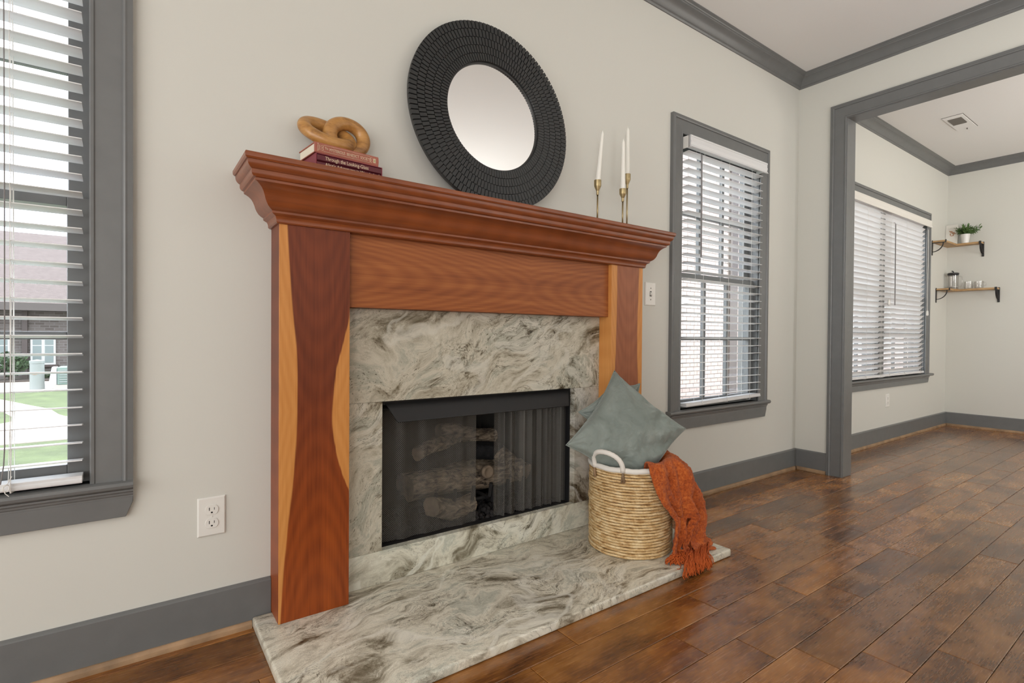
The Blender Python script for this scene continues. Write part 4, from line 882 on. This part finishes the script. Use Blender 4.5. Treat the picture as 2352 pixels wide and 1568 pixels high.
# ------------------------------------------------------------------ basket
BC = Vector((1.680, -.290, .0302)); BR = .1695
ba = thing('woven_basket', 'round coiled natural fibre basket with white rim and looped handles', 'basket', BC)
nc = 30; H = .332
src_me = {}
for i in range(nc):
    zz = BC.z + .006 + (H - .006) * i / (nc - 1); rt = H / nc * .47
    rad = BR - .0055 + .003 * math.sin(i / nc * pi) + rng.uniform(-.0015, .0015)
    pts = []
    for k in range(84):
        a = 2 * pi * k / 84; rr2 = rad + .0013 * mnoise.noise(Vector((math.cos(a) * 4, math.sin(a) * 4, i * .9))); pts.append((BC.x + rr2 * math.cos(a), BC.y + rr2 * math.sin(a), zz + .0016 * mnoise.noise(Vector((math.cos(a) * 3, math.sin(a) * 3, i * .37 + 9)))))
    build('coil', MB().tube(pts, [rt * (1 + .16 * mnoise.noise(Vector((k * .9, i * 3.3, 0)))) for k in range(84)], 7, closed=True), M['seagrass'], ba, smooth=True)
build('inner_wall', MB().lathe([(0, BC.z + .004), (BR - .012, BC.z + .004), (BR - .009, BC.z + .34), (BR - .012, BC.z + .34), (BR - .016, BC.z + .01), (0, BC.z + .01)], (BC.x, BC.y, 0), 48), M['shoe'], ba, smooth=True)
zr = BC.z + H + .010
rimp = [(BC.x + (BR - .004) * math.cos(2 * pi * k / 96), BC.y + (BR - .004) * math.sin(2 * pi * k / 96), zr + .0012 * math.sin(k * .7)) for k in range(96)]
build('rim', MB().tube(rimp, [.0108 + .0005 * math.sin(k * 2.3) for k in range(96)], 12, closed=True), M['handle_rope'], ba, smooth=True)
for c0 in (math.radians(-170), math.radians(10)):
    a0, a1 = c0 - .385, c0 + .385; pts = []
    for k in range(31):
        u = k / 30; a = a0 + (a1 - a0) * (.5 - .5 * math.cos(pi * u)); hgt = .074 * math.sin(pi * u) ** .75; lean = .022 * math.sin(pi * u)
        rr2 = BR + .004 + lean; pts.append((BC.x + rr2 * math.cos(a), BC.y + rr2 * math.sin(a), zr - .004 + hgt))
    build('handle', MB().tube(pts, [.0096 + .0006 * math.sin(k * 2.9) for k in range(31)], 12), M['handle_rope'], ba, smooth=True)
    for a in (a0, a1):
        for da in (-.028, .03):
            rr2 = BR + .0065; build('tie', MB().tube([(BC.x + rr2 * math.cos(a), BC.y + rr2 * math.sin(a), zr - .006), (BC.x + rr2 * math.cos(a + da * .4), BC.y + rr2 * math.sin(a + da * .4), zr - .022), (BC.x + (rr2 - .002) * math.cos(a + da), BC.y + (rr2 - .002) * math.sin(a + da), zr - .044)], .0042, 7), M['shoe'], ba, smooth=True)

# ------------------------------------------------------------------ pillows
def pillow(label, L_, T_, R_, B_, thick, seed, pinch=.20):
    Lc, Tc, Rc, Bc = map(Vector, (L_, T_, R_, B_)); n = 56
    ctr = (Lc + Tc + Rc + Bc) / 4; nr = (Rc - Lc).cross(Tc - Bc).normalized()
    if nr.y > 0: nr = -nr
    r = thing('throw_pillow', label, 'pillow', ctr, 'sage velvet pillows in the basket'); mb = MB()
    for sg in (1, -1):
        P = []
        for i in range(n + 1):
            row = []
            for j in range(n + 1):
                u, v = 2 * i / n - 1, 2 * j / n - 1
                uu = u * (1 - pinch * (1 - v * v) ** 1.0 * abs(u) ** 3 * .55); vv = v * (1 - pinch * (1 - u * u) ** 1.0 * abs(v) ** 3 * .55)
                a, b_ = (uu + 1) / 2, (vv + 1) / 2
                p = (Tc * (1 - a) + Rc * a) * b_ + (Lc * (1 - a) + Bc * a) * (1 - b_) if False else (Lc * (1 - a) * (1 - b_) + Bc * a * (1 - b_) + Tc * (1 - a) * b_ + Rc * a * b_)
                e = (max(0, 1 - u * u) * max(0, 1 - v * v)); h = thick * .5 * e ** .46
                q = Vector((u * 2.2 + seed, v * 2.2, sg)); edge = min(1, (1 - max(abs(u), abs(v))) * 5)
                wr = .012 * mnoise.noise(q * 1.7) + .009 * (abs(mnoise.noise(q * 3.1 + Vector((3, 1, 0)))) - .2) + .004 * mnoise.noise(q * 9)
                # creases running in from the corners and seams
                cr_ = sum(math.exp(-((abs(u) - 1) ** 2 + (abs(v) - 1) ** 2) * 5) for _ in (0,)) * .012 * math.sin(math.atan2(1.02 - abs(v), 1.02 - abs(u)) * 9 + seed)
                fold = .012 * math.exp(-((u + v - .9) ** 2) * 6) * math.sin((u - v) * 9 + seed)
                row.append(p + nr * sg * (h + (wr + cr_ + fold) * (edge if edge > 0 else 0)))
            P.append(row)
        mb.grid(P)
    o = build('cushion', mb, M['velvet'], r, smooth=True)
    bm = bmesh.new(); bm.from_mesh(o.data); bmesh.ops.remove_doubles(bm, verts=bm.verts, dist=1e-5); bmesh.ops.recalc_face_normals(bm, faces=bm.faces); bm.to_mesh(o.data); bm.free()
    o.data.polygons.foreach_set('use_smooth', [True] * len(o.data.polygons))
    seam = []
    for e in range(4):
        for k in range(24):
            t_ = k / 24 * 2 - 1; u, v = [(t_, -1), (1, t_), (-t_, 1), (-1, -t_)][e]
            uu = u * (1 - pinch * (1 - v * v) * abs(u) ** 3 * .55); vv = v * (1 - pinch * (1 - u * u) * abs(v) ** 3 * .55); a, b_ = (uu + 1) / 2, (vv + 1) / 2
            seam.append(Lc * (1 - a) * (1 - b_) + Bc * a * (1 - b_) + Tc * (1 - a) * b_ + Rc * a * b_)
    build('seam', MB().tube(seam, .0026, 6, closed=True), M['velvet'], r, smooth=True)
    return r
pillow('front sage green velvet pillow standing on its corner in the basket', (1.401, -.200, .458), (1.706, -.171, .744), (1.908, -.394, .503), (1.665, -.350, .235), .185, .3)
pillow('second sage green velvet pillow showing only its corners behind the front one', (1.566, -.095, .565), (1.735, -.150, .690), (1.852, -.191, .683), (1.735, -.225, .345), .060, 4.1)

# ------------------------------------------------------------------ throw blanket
tb = thing('throw_blanket', 'rust orange fringed throw spilling over the basket rim onto the hearth', 'blanket', (1.84, -.46, .031))
zk = [.402, .392, .372, .34, .30, .26, .22, .18, .14, .10, .07, .045]
thl = np.interp(zk[::-1], [.035, .12, .18, .212, .233, .28, .32, .375, .40], [-92, -88, -86, -92, -99, -107, -112, -117, -117])[::-1]
def brad(th, z):
    B = np.interp(z, [.03, .10, .15, .22, .28, .32, .355, .38, .41], [.060, .080, .086, .080, .068, .055, .034, .014, .0])
    base_ = np.interp(z, [.03, .36, .385, .40, .41], [BR + .013, BR + .013, BR + .010, BR - .002, BR - .012])
    d = math.exp(-((th + 42) / 36) ** 2)
    return base_ + B * d
P = []
zf = np.concatenate([np.linspace(.402, .372, 7), np.linspace(.362, .060, 46)])
inner = []
for q in range(5): inner.append(None)
for z in zf:
    tl = float(np.interp(z, zk[::-1], thl[::-1])); tr_ = float(np.interp(z, [.05, .16, .30, .40], [-24, -12, 8, 12])); row = []
    for j in range(71):
        u = j / 70; th = tl + (tr_ - tl) * u; ths = th + 3.0 * math.sin(z * 21 + 1.0) * (1 if .05 < u < .95 else .3)
        fold = .030 * math.sin(u * 2 * pi * 3.2 + 1.5 * math.sin(z * 9)) * min(1, (.41 - z) * 14) + .008 * math.sin(u * 2 * pi * 7.5 + z * 20)
        deep = -.040 * math.exp(-((ths + 69 - 40 * max(0, .20 - z)) / 5.0) ** 2) * min(1, max(0, (.39 - z) * 10))
        nz_ = .004 * mnoise.noise(Vector((u * 20, z * 60, 1.3)))
        rr2 = brad(th, z) + .006 + fold * (.30 + .70 * math.exp(-((th + 45) / 42) ** 2)) + deep + nz_
        rr2 = max(rr2, (BR + .008) if z < .385 else 0)
        a = math.radians(th); row.append((BC.x + rr2 * math.cos(a), BC.y + rr2 * math.sin(a), z + .005 * math.sin(u * 15 + 2) * min(1, max(0, (z - .30) * 10))))
    P.append(row)
# inside the basket
ins = []
for q, (dr, dz) in enumerate([(-.045, -.055), (-.034, -.020), (-.022, .002)]):
    ins.append([(BC.x + (math.hypot(p[0] - BC.x, p[1] - BC.y) + dr) * (p[0] - BC.x) / math.hypot(p[0] - BC.x, p[1] - BC.y), BC.y + (math.hypot(p[0] - BC.x, p[1] - BC.y) + dr) * (p[1] - BC.y) / math.hypot(p[0] - BC.x, p[1] - BC.y), p[2] + dz) for p in P[0]])
P = ins + P
# the tail turns outward and lies on the slab
last = P[-1]
for k, (dr, z) in enumerate([(.006, .050), (.016, .042), (.030, .038), (.046, .0365)]):
    row = []
    for j, p in enumerate(last):
        d = Vector((p[0] - BC.x, p[1] - BC.y)).normalized(); u = j / 70
        ex = dr * (.5 + .9 * math.exp(-((u - .45) / .35) ** 2)); row.append((p[0] + d.x * ex, p[1] + d.y * ex, z + .004 * math.sin(u * 22 + k)))
    P.append(row)
gm_ = MB().grid(P); nn_ = len(P[0]); keep = []
for f_ in gm_.f:                                            # slits between the hanging tassels
    i_, j_ = divmod(f_[0], nn_); z_ = P[i_][j_][2]; u_ = j_ / 70
    if i_ < len(P) - 5 and any(z_ < zt and abs(u_ - u0 - sl * (zt - z_)) < wd * min(1, (zt - z_) / .03) * min(1, max(0, z_ - .055) / .02) for u0, zt, wd, sl in ((.30, .175, .020, -.3), (.50, .185, .030, -.5), (.78, .150, .045, .2))): continue
    keep.append(f_)
gm_.f = keep
bl_ = build('blanket_cloth', gm_, M['boucle'], tb, smooth=True, fix=True)
sm = bl_.modifiers.new('t', 'SOLIDIFY'); sm.thickness = .0085; sm.offset = 0
ss_ = bl_.modifiers.new('s', 'SUBSURF'); ss_.levels = ss_.render_levels = 1
tx = bpy.data.textures.new('boucle_relief', 'CLOUDS'); tx.noise_scale = .011; tx.noise_depth = 1
dm = bl_.modifiers.new('d', 'DISPLACE'); dm.texture = tx; dm.strength = .0075; dm.mid_level = .5; dm.texture_coords = 'LOCAL'
# flap lying on the slab toward its far corner
FL = []
fa = [Vector((1.842, -.435, .118)), Vector((1.800, -.508, .062)), Vector((1.790, -.530, .040))]
fb_ = [Vector((1.905, -.405, .095)), Vector((1.925, -.458, .052)), Vector((1.880, -.520, .038))]
fc_ = [Vector((1.958, -.478, .048)), Vector((1.962, -.492, .041)), Vector((1.948, -.506, .038))]
for i in range(17):
    s_ = i / 16; row = []
    A = [fa[k] * (1 - s_) ** 2 + fb_[k] * 2 * s_ * (1 - s_) + fc_[k] * s_ ** 2 for k in range(3)]
    for j in range(15):
        v_ = j / 14; p = A[0] * (1 - v_) ** 2 + A[1] * 2 * v_ * (1 - v_) + A[2] * v_ ** 2
        row.append(p + Vector((0, 0, .007 * math.sin(v_ * 9 + s_ * 3) * (1 - s_) + .003 * mnoise.noise(p * 60))))
    FL.append(row)
fo = build('blanket_corner', MB().grid(FL), M['boucle'], tb, smooth=True)
sm = fo.modifiers.new('t', 'SOLIDIFY'); sm.thickness = .008; sm.offset = 0
ss_ = fo.modifiers.new('s', 'SUBSURF'); ss_.levels = ss_.render_levels = 1
dm = fo.modifiers.new('d', 'DISPLACE'); dm.texture = tx; dm.strength = .007; dm.texture_coords = 'LOCAL'
# fringe: twisted strands fanned over the slab edge
fg = MB()
starts = P[-3]
for k in range(230):
    u = rng.uniform(0.0, .86); p = Vector(starts[int(u * 70)]) + Vector((rng.normal(0, .006), rng.normal(0, .006), rng.uniform(-.002, .012)))
    f1 = np.interp(u, [0, .3, .34, .62, .9], [0, .0, 1, 1, 1])
    if u < .33: tgt = Vector((1.640 + .080 * (u / .33) + rng.normal(0, .010), -.505 - .055 * (u / .33) + rng.normal(0, .012), .0345)); over = False
    else: tgt = Vector((np.interp(u, [.33, .86], [1.650, 1.822]) + rng.normal(0, .012), -.588 + rng.normal(0, .006), rng.uniform(.004, .020))); over = True
    mid = p.lerp(tgt, .5) + Vector((rng.normal(0, .010), rng.normal(0, .008), .012 + rng.random() * .016)); pts = []
    if over: mid.z = max(mid.z, .040); e1 = p.lerp(tgt, .78); e1.z = .036 + rng.random() * .006; e1.y = max(e1.y, -.566)
    for i in range(12):
        t_ = i / 11
        if over: q = p * (1 - t_) ** 3 + mid * 3 * t_ * (1 - t_) ** 2 + Vector((tgt.x, -.583, .050)) * 3 * t_ ** 2 * (1 - t_) + tgt * t_ ** 3
        else: q = p * (1 - t_) ** 2 + mid * 2 * t_ * (1 - t_) + tgt * t_ ** 2
        q = q + Vector((.0022 * math.sin(i * 2.1 + k), .0022 * math.cos(i * 1.7 + k), 0)); q.z = max(q.z, .0335 if q.y > -.572 else .003); pts.append(q)
    fg.tube(pts, [.0019 + .0006 * math.sin(i * 2.6 + k) for i in range(12)], 5)
fg.tube([(1.672, -.548, .034), (1.655, -.560, .033), (1.640, -.566, .033), (1.632, -.560, .033)], .0013, 5)
build('fringe', fg, M['fringe'], tb, smooth=True, kind='stuff')

# ------------------------------------------------------------------ dining room: corner shelves and what stands on them
def corner_shelf(label, xa, yb_, z, dep, grp):
    r = thing('corner_shelf', label, 'shelf', (XF, 0, z), grp); th = .018
    poly = [(xa, -.001), (XF - .001, -.001), (XF - .001, yb_), (XF - dep, yb_), (XF - dep, -dep), (xa, -dep)]
    build('board', MB().prism(poly, z, z + th), M['shelfwood'], r, bevel=.002)
    for (p0, dr) in (((xa + .006, -.001), (0, -1)), ((XF - .001, yb_ + .006), (-1, 0))):
        P2 = lambda o, h: (p0[0] + dr[0] * o, p0[1] + dr[1] * o, z + h); wv = Vector((abs(dr[1]), abs(dr[0]), 0)) * .009
        mb = MB()
        def flat(pts):
            rings = []
            for (o, h), (no, nh) in pts: c = Vector(P2(o, h)); nn = Vector((dr[0] * no, dr[1] * no, nh)) * .0024; rings.append([c + wv + nn, c - wv + nn, c - wv - nn, c + wv - nn])
            mb.strip(rings)
        flat([((.003, -.122), (1, 0)), ((.003, .024), (1, 0))]); flat([((0, -.003), (0, 1)), ((dep + .004, -.003), (0, 1))]); flat([((dep + .004, -.005), (1, 0)), ((dep + .004, .022), (1, 0))])
        arc = [(.004 + (dep - .02) * math.sin(a), -.090 + (.086) * (1 - math.cos(a))) for a in np.linspace(0, pi / 2, 9)]
        flat([((o, h), (math.sin(.2 + a * .9) * -1, math.cos(a))) for (o, h), a in zip(arc, np.linspace(0, pi / 2, 9))])
        build('bracket', mb, M['iron'], r)
    return r
corner_shelf('upper wooden corner shelf on black brackets, with plant and picture', 6.375, -.290, 1.838, .105, 'corner shelves')
corner_shelf('lower wooden corner shelf on black brackets, with coffee press and mugs', 6.510, -.412, 1.378, .105, 'corner shelves')
zs1, zs2 = 1.8563, 1.3963
pc = thing('small_picture', 'small white canvas with a faint brown animal sketch, leaning on the upper shelf', 'picture', (6.78, -.055, zs1))
PM = Matrix.Translation((6.775, -.052, zs1)) @ Matrix.Rotation(-pi / 2, 4, 'Z') @ Matrix.Rotation(math.radians(-7), 4, 'X')
build('canvas', MB().box(-.050, .050, -.008, .008, 0, .205).xf(PM), M['canvas'], pc, bevel=.001)
sk = MB()
for (cx_, cz_, rx, rz) in ((.012, .118, .014, .010), (-.004, .132, .012, .009), (.014, .100, .005, .014), (-.010, .106, .005, .013), (.002, .090, .013, .004), (-.016, .140, .006, .005), (.026, .108, .010, .004)): sk.prism([(cx_ + rx * math.cos(a), cz_ + rz * math.sin(a)) for a in np.linspace(0, 2 * pi, 13)[:-1]], -.0088, -.008, 'y')
build('sketch', sk.xf(PM), M['sketch'], pc)
sk = MB()
for k, (a, b_) in enumerate(((.155, .030), (.165, .022))):
    sk.tube([(-.03 + .06 * i / 14, -.0085, a + .006 * math.sin(i * 1.9) + .012 * i / 14) for i in range(15)], .0006, 4)
build('script_line', sk.xf(PM), M['sketch_grey'], pc)
pp = thing('potted_plant', 'small leafy green plant in a white pot on the upper corner shelf', 'plant', (6.76, -.178, zs1))
pcx, pcy = 6.765, -.165
build('pot', MB().lathe([(0, zs1), (.028, zs1), (.037, zs1 + .082), (.0385, zs1 + .088), (.035, zs1 + .088), (.033, zs1 + .075), (0, zs1 + .075)], (pcx, pcy, 0), 28), M['pot'], pp, smooth=True, ang=35)
build('soil', MB().lathe([(0, zs1 + .074), (.0335, zs1 + .076), (.0, zs1 + .079)], (pcx, pcy, 0), 16), M['mulch'], pp)
leafm = MB().add([(0, 0, 0), (.0052, .008, .0015), (.006, .016, .002), (.003, .026, .0005), (0, .030, -.001), (-.003, .026, .0005), (-.006, .016, .002), (-.0052, .008, .0015), (0, .015, -.001)], [(0, 1, 8), (1, 2, 8), (2, 3, 8), (3, 4, 8), (4, 5, 8), (5, 6, 8), (6, 7, 8), (7, 0, 8)])
lsrc = build('leaf', leafm, M['leaf'], pp, smooth=True); lm = lsrc.data; lm.vertices.foreach_set('co', [float(c) for v in leafm.v for c in v]); lm.update(); first = True
stem = MB()
for k in range(46):
    az = rng.uniform(0, 2 * pi); el = rng.uniform(.15, 1.15); ln = rng.uniform(.055, .098) if k > 2 else .115
    if k <= 2: az, el = -pi / 2 + rng.uniform(-.15, .25), 1.1 - .1 * k
    d = Vector((math.cos(az) * math.sin(el), math.sin(az) * math.sin(el), math.cos(el))); o0 = Vector((pcx + d.x * .015, pcy + d.y * .015, zs1 + .078)); e_ = o0 + d * ln
    if e_.x > XF - .012: d.x = -abs(d.x); e_ = o0 + d * ln
    if e_.y > -.09 : d.y = -abs(d.y) * .4; e_ = o0 + d * ln
    stem.tube([o0, o0.lerp(e_, .5) + Vector((0, 0, .004)), e_], .0009, 4)
    for q in range(7):
        t_ = .35 + .65 * q / 6; c = o0.lerp(e_, t_); o = lsrc if first else lsrc.copy()
        if not first: COL.objects.link(o)
        first = False; o.name = 'leaf'; o.parent = pp; o.location = c - WL[pp.name]; yd = (d + Vector(rng.normal(0, .55, 3))).normalized(); o.rotation_euler = yd.to_track_quat('Y', 'Z').to_euler(); s_ = rng.uniform(.8, 1.3); o.scale = (s_, s_, s_)
build('stems', stem, M['leaf'], pp)
fp = thing('french_press', 'glass coffee press with black lid on the lower corner shelf', 'coffee press', (6.765, -.075, zs2)); fx, fy = 6.775, -.072
build('glass_body', MB().lathe([(0, zs2 + .002), (.040, zs2 + .002), (.043, zs2 + .008), (.043, zs2 + .150), (.041, zs2 + .150), (.041, zs2 + .010), (0, zs2 + .006)], (fx, fy, 0), 32), M['clearglass'], fp, smooth=True, ang=40)
build('base_ring', MB().lathe([(0, zs2), (.042, zs2), (.042, zs2 + .005), (0, zs2 + .005)], (fx, fy, 0), 28), M['shelfwood'], fp)
build('lid', MB().lathe([(0, zs2 + .144), (.041, zs2 + .144), (.046, zs2 + .152), (.047, zs2 + .166), (.038, zs2 + .171), (0, zs2 + .173)], (fx, fy, 0), 32), M['blackplastic'], fp, smooth=True, ang=40)
build('knob', MB().tube([(fx, fy, zs2 + .170), (fx, fy, zs2 + .182), (fx - .004, fy + .006, zs2 + .188), (fx - .006, fy + .014, zs2 + .189)], [.006, .005, .006, .003], 10), M['blackplastic'], fp, smooth=True)
build('plunger_rod', MB().tube([(fx, fy, zs2 + .03), (fx, fy, zs2 + .17)], .003, 8), M['vinyl'], fp); build('plunger_disc', MB().lathe([(0, zs2 + .022), (.039, zs2 + .022), (.039, zs2 + .030), (0, zs2 + .030)], (fx, fy, 0), 28), M['vinyl'], fp)
build('handle', MB().tube([(fx - .012, fy - .042, zs2 + .135), (fx - .014, fy - .072, zs2 + .125), (fx - .015, fy - .076, zs2 + .07), (fx - .014, fy - .066, zs2 + .025), (fx - .012, fy - .042, zs2 + .02)], .0045, 8), M['clearglass'], fp, smooth=True)
def mug(label, x, y):
    r = thing('glass_mug', label, 'mug', (x, y, zs2), 'glass mugs on the lower corner shelf')
    build('cup', MB().lathe([(0, zs2 + .001), (.032, zs2 + .001), (.035, zs2 + .006), (.036, zs2 + .072), (.034, zs2 + .072), (.033, zs2 + .008), (0, zs2 + .005)], (x, y, 0), 28), M['clearglass'], r, smooth=True, ang=40)
    build('handle', MB().tube([(x - .010, y - .034, zs2 + .060), (x - .012, y - .054, zs2 + .056), (x - .012, y - .056, zs2 + .028), (x - .010, y - .034, zs2 + .018)], .004, 8), M['clearglass'], r, smooth=True)
mug('clear glass mug beside the coffee press, nearer the shelf edge', 6.765, -.196); mug('clear glass mug set behind the other, against the wall', 6.800, -.268)
cv_ = thing('ceiling_vent', 'white square ceiling vent in the dining room with dark louvres', 'vent', (5.44, -.43, ZC))
vx0, vx1, vy0, vy1 = 5.24, 5.64, -.495, -.365
build('plate', MB().box(vx0, vx1, vy0, vy1, ZC - .006, ZC), M['ceiling'], cv_, bevel=.003)
lou = build('louvre_bank', MB().box(vx0 + .06, vx0 + .22, vy0 + .022, vy1 - .020, ZC - .0075, ZC - .004), M['vent_dark'], cv_)
for k in range(7): build('louvre', MB().add([(vx0 + .065 + k * .022, vy0 + .024, ZC - .007), (vx0 + .065 + k * .022, vy1 - .022, ZC - .007), (vx0 + .078 + k * .022, vy1 - .022, ZC - .014), (vx0 + .078 + k * .022, vy0 + .024, ZC - .014)], [(0, 1, 2, 3)]), M['vent_dark'], lou)
build('damper_lever', MB().box(vx1 - .03, vx1 - .02, vy0 + .055, vy0 + .062, ZC - .016, ZC - .005), M['vent_dark'], cv_)
build('painted_shadow_edge', MB().box(vx0 - .004, vx1 + .004, vy0 - .004, vy0, ZC - .0015, ZC).box(vx0 - .004, vx0, vy0, vy1 + .004, ZC - .0015, ZC), M['vent_dark'], cv_)  # dark strip painted in as shade along two plate edges

# ------------------------------------------------------------------ outdoors
GZ = -.45
o = st('ground', MB().box(-40, 40, .6, 60, GZ - .3, GZ), M['grass'], 'mown lawn outside the left window')
def path(name, lab, poly, dz=.012): tag(build(name, MB().prism(poly, GZ - .05, GZ + dz), M['concrete'], None), lab, 'path').__setitem__('kind', 'structure')
path('sidewalk', 'pale curving concrete footpath across the lawn', [(-14, 14.3), (-6, 13.3), (-2.14, 12.6), (-1.86, 11.94), (-1.48, 11.03), (-1.18, 10.36), (-.98, 9.46), (-.88, 9.17), (2, 8.4), (8, 8.0), (8, 6.4), (2, 6.6), (-.68, 6.82), (-1.28, 6.80), (-1.57, 8.74), (-1.47, 8.91), (-1.56, 9.6), (-1.84, 10.61), (-6, 11.6), (-14, 12.3)])
path('driveway', 'pale concrete driveway before the house across the street', [(-16, 15.0), (12, 13.8), (12, 17.0), (-16, 18.6)])
hy = 19.0
fh = thing('neighbour_house', 'brown-roofed brick house across the street, seen through the left window', 'house', (-3, hy, GZ))
build('wall', MB().box(-14, 6, hy, hy + .3, GZ, 1.75), M['farbrick'], fh)
build('roof', MB().prism([(hy - .6, 1.72), (hy + 4.6, 4.45), (hy + 4.7, 4.40), (hy + .3, 1.62)], -15, 7, 'x'), M['shingle'], fh)
build('eave', MB().box(-15, 7, hy - .66, hy - .58, 1.52, 1.74).box(-15, 7, hy - .6, hy, 1.52, 1.56), M['eave'], fh)
build('downspout', MB().box(-2.62, -2.50, hy - .10, hy - .001, GZ, 1.52), M['brownframe'], fh)
for (a, b_) in ((-2.44, -1.88), (-5.2, -4.2), (-3.55, -2.88)):
    w_ = build('window', MB().box(a, b_, hy - .05, hy - .001, -.06, .72), M['stucco'], fh); m_ = (a + b_) / 2
    for (c, d) in ((a + .05, m_ - .04), (m_ + .04, b_ - .05)):
        build('pane', MB().box(c, d, hy - .06, hy - .045, -.0, .50), M['farwindow'], w_); build('pane', MB().box(c, d, hy - .06, hy - .045, .53, .68), M['farwindow'], w_)
    build('lintel', MB().box(a - .05, b_ + .05, hy - .07, hy - .001, .72, .80), M['brownframe'], w_); build('sill', MB().box(a - .05, b_ + .05, hy - .09, hy - .001, -.13, -.06), M['brownframe'], w_)
def leafball(mb, c, r, n, s):
    for _ in range(n):
        d = Vector(rng.normal(0, 1, 3)).normalized() * r * rng.random() ** .4; p = Vector(c) + Vector((d.x, d.y, d.z * .8)); q = Vector(rng.normal(0, 1, 3)).normalized(); u = q.orthogonal().normalized() * s; v_ = q.cross(u)
        mb.add([p - u, p + v_ * .5, p + u, p - v_ * .5], [(0, 1, 2, 3)])
bush = thing('bush', 'rounded green bush before the brick house across the street', 'bush', (-2.75, 17.9, GZ)); mb = MB(); leafball(mb, (-2.72, 17.9, .02), .42, 500, .06); build('foliage', mb, M['shrub'], bush); build('stem', MB().tube([(-2.72, 17.9, GZ), (-2.72, 17.9, .1)], .05, 6), M['mulch'], bush)
b2_ = thing('bush', 'low spreading bush at the far end of the house across the street', 'bush', (-1.9, 18.2, GZ)); mb = MB()
for k in range(5): leafball(mb, (-2.1 + .3 * k, 18.2, GZ + .10), .2, 120, .05)
build('foliage', mb, M['shrub'], b2_)
tag(build('flower_bed', MB().box(-6, 4, 17.3, 18.3, GZ, GZ + .04), M['mulch'], None), 'brown mulched bed along the house across the street', 'flower bed')
up_ = thing('utility_pedestal', 'pale cylindrical utility pedestal on the lawn outside', 'pedestal', (-1.83, 14.75, GZ))
build('post', MB().lathe([(0, GZ), (.135, GZ), (.132, GZ + .40), (.132, GZ + .64), (0, GZ + .64)], (-1.83, 14.75, 0), 20), M['pedestal'], up_, smooth=True, ang=40); build('cap', MB().lathe([(0, GZ + .64), (.14, GZ + .62), (.14, GZ + .68), (0, GZ + .71)], (-1.83, 14.75, 0), 20), M['pedestal'], up_, smooth=True, ang=40)
build('warning_label', MB().box(-1.90, -1.82, 14.61, 14.617, GZ + .36, GZ + .42), M['sketch'], up_)
tf = thing('transformer_cabinet', 'pale green louvred utility cabinet beside the pedestal', 'utility cabinet', (-1.3, 14.9, GZ))
build('cabinet', MB().box(-1.46, -.72, 14.6, 15.3, GZ + .10, GZ + .52), M['transformer'], tf, bevel=.02); build('pad', MB().box(-1.52, -.66, 14.55, 15.35, GZ, GZ + .1), M['concrete'], tf)
for k in range(6): build('louvre', MB().box(-1.42, -.76, 14.585, 14.60, GZ + .16 + k * .055, GZ + .185 + k * .055), M['pedestal'], tf)
hv = thing('meter_housing', 'grey sloping utility box beside the green cabinet', 'utility box', (-1.58, 14.9, GZ)); build('housing', MB().prism([(-1.72, GZ), (-1.48, GZ), (-1.48, GZ + .52), (-1.57, GZ + .52), (-1.63, GZ + .14), (-1.72, GZ + .12)], 14.75, 15.05, 'y'), M['vinyl'], hv, bevel=.01)

# neighbour wall of pale brick close by, seen through the right-hand windows
NY = 3.9
nh = thing('brick_house_wall', 'pale pink brick side wall of the house next door', 'house', (9, NY, GZ))
build('wall', MB().box(3.2, 22, NY + .012, NY + .3, GZ, 4.4), M['mortar'], nh)
bw, bh, g = .203, .064, .010; bmsh = MB().box(-bw / 2, bw / 2, -.012, .02, -bh / 2, bh / 2)
bsrc = build('brick', bmsh, M['nbrick'], nh); bsrc.data.vertices.foreach_set('co', [float(c) for v in bmsh.v for c in v]); bsrc.data.update(); cand = []; rest = MB()
holes = [(12.3, 13.2, .6, 2.3), (14.3, 15.2, .6, 2.3), (16.4, 17.3, .6, 2.3)]
for r_ in range(0, 64):
    z = GZ + .04 + r_ * (bh + g)
    for c in range(0, 88):
        x = 3.3 + c * (bw + g) + (.5 * (bw + g) if r_ % 2 else 0)
        if any(a - .12 < x < b_ + .12 and lo - .05 < z < hi + .05 for a, b_, lo, hi in holes): continue
        d = Vector((x, NY + CAM_D, z - CAM_H)); t_ = (0.03 + CAM_D) / (NY + CAM_D); wx = x * t_; wz = CAM_H + (z - CAM_H) * t_
        cand.append((0 if (2.43 < wx < 3.16 and .53 < wz < 1.95) else 1, x, z))
cand.sort(key=lambda q: (q[0], q[1])); first = True
for i, (_, x, z) in enumerate(cand):
    if i < 298:
        o = bsrc if first else inst(bsrc, 'brick', nh); first = False; o.location = (x - 9, 0, z - GZ)
    else: rest.add([(v[0] + x, v[1] + NY, v[2] + z) for v in bmsh.v], bmsh.f[2:3] + bmsh.f[1:2] + bmsh.f[3:4] + bmsh.f[5:6])
build('bricks', rest, M['nbrick'], nh, kind='stuff', fix=False)
for (a, b_, lo, hi) in holes:
    w_ = build('window', MB().box(a - .06, b_ + .06, NY - .03, NY + .02, lo - .06, hi + .06), M['stucco'], nh)
    for (c, d) in ((lo + .02, (lo + hi) / 2 - .03), ((lo + hi) / 2 + .03, hi - .02)): build('pane', MB().box(a + .02, b_ - .02, NY - .04, NY - .028, c, d), M['farwindow'], w_)
build('corner_board', MB().box(9.15, 9.40, NY - .06, NY + .01, GZ, 4.4), M['brownframe'], nh); build('downspout', MB().box(9.62, 9.76, NY - .12, NY - .001, GZ, 4.4), M['stucco'], nh)
build('downspout', MB().box(10.0, 10.1, NY - .11, NY - .001, GZ, 4.4), M['stucco'], nh)
path('bounce_strip', 'unseen pale concrete strip between the two houses, added to bounce daylight', [(1.6, .9), (22, .9), (22, 3.85), (3.0, 3.85)])  # unseen reflector, added to throw daylight up at the right-hand windows
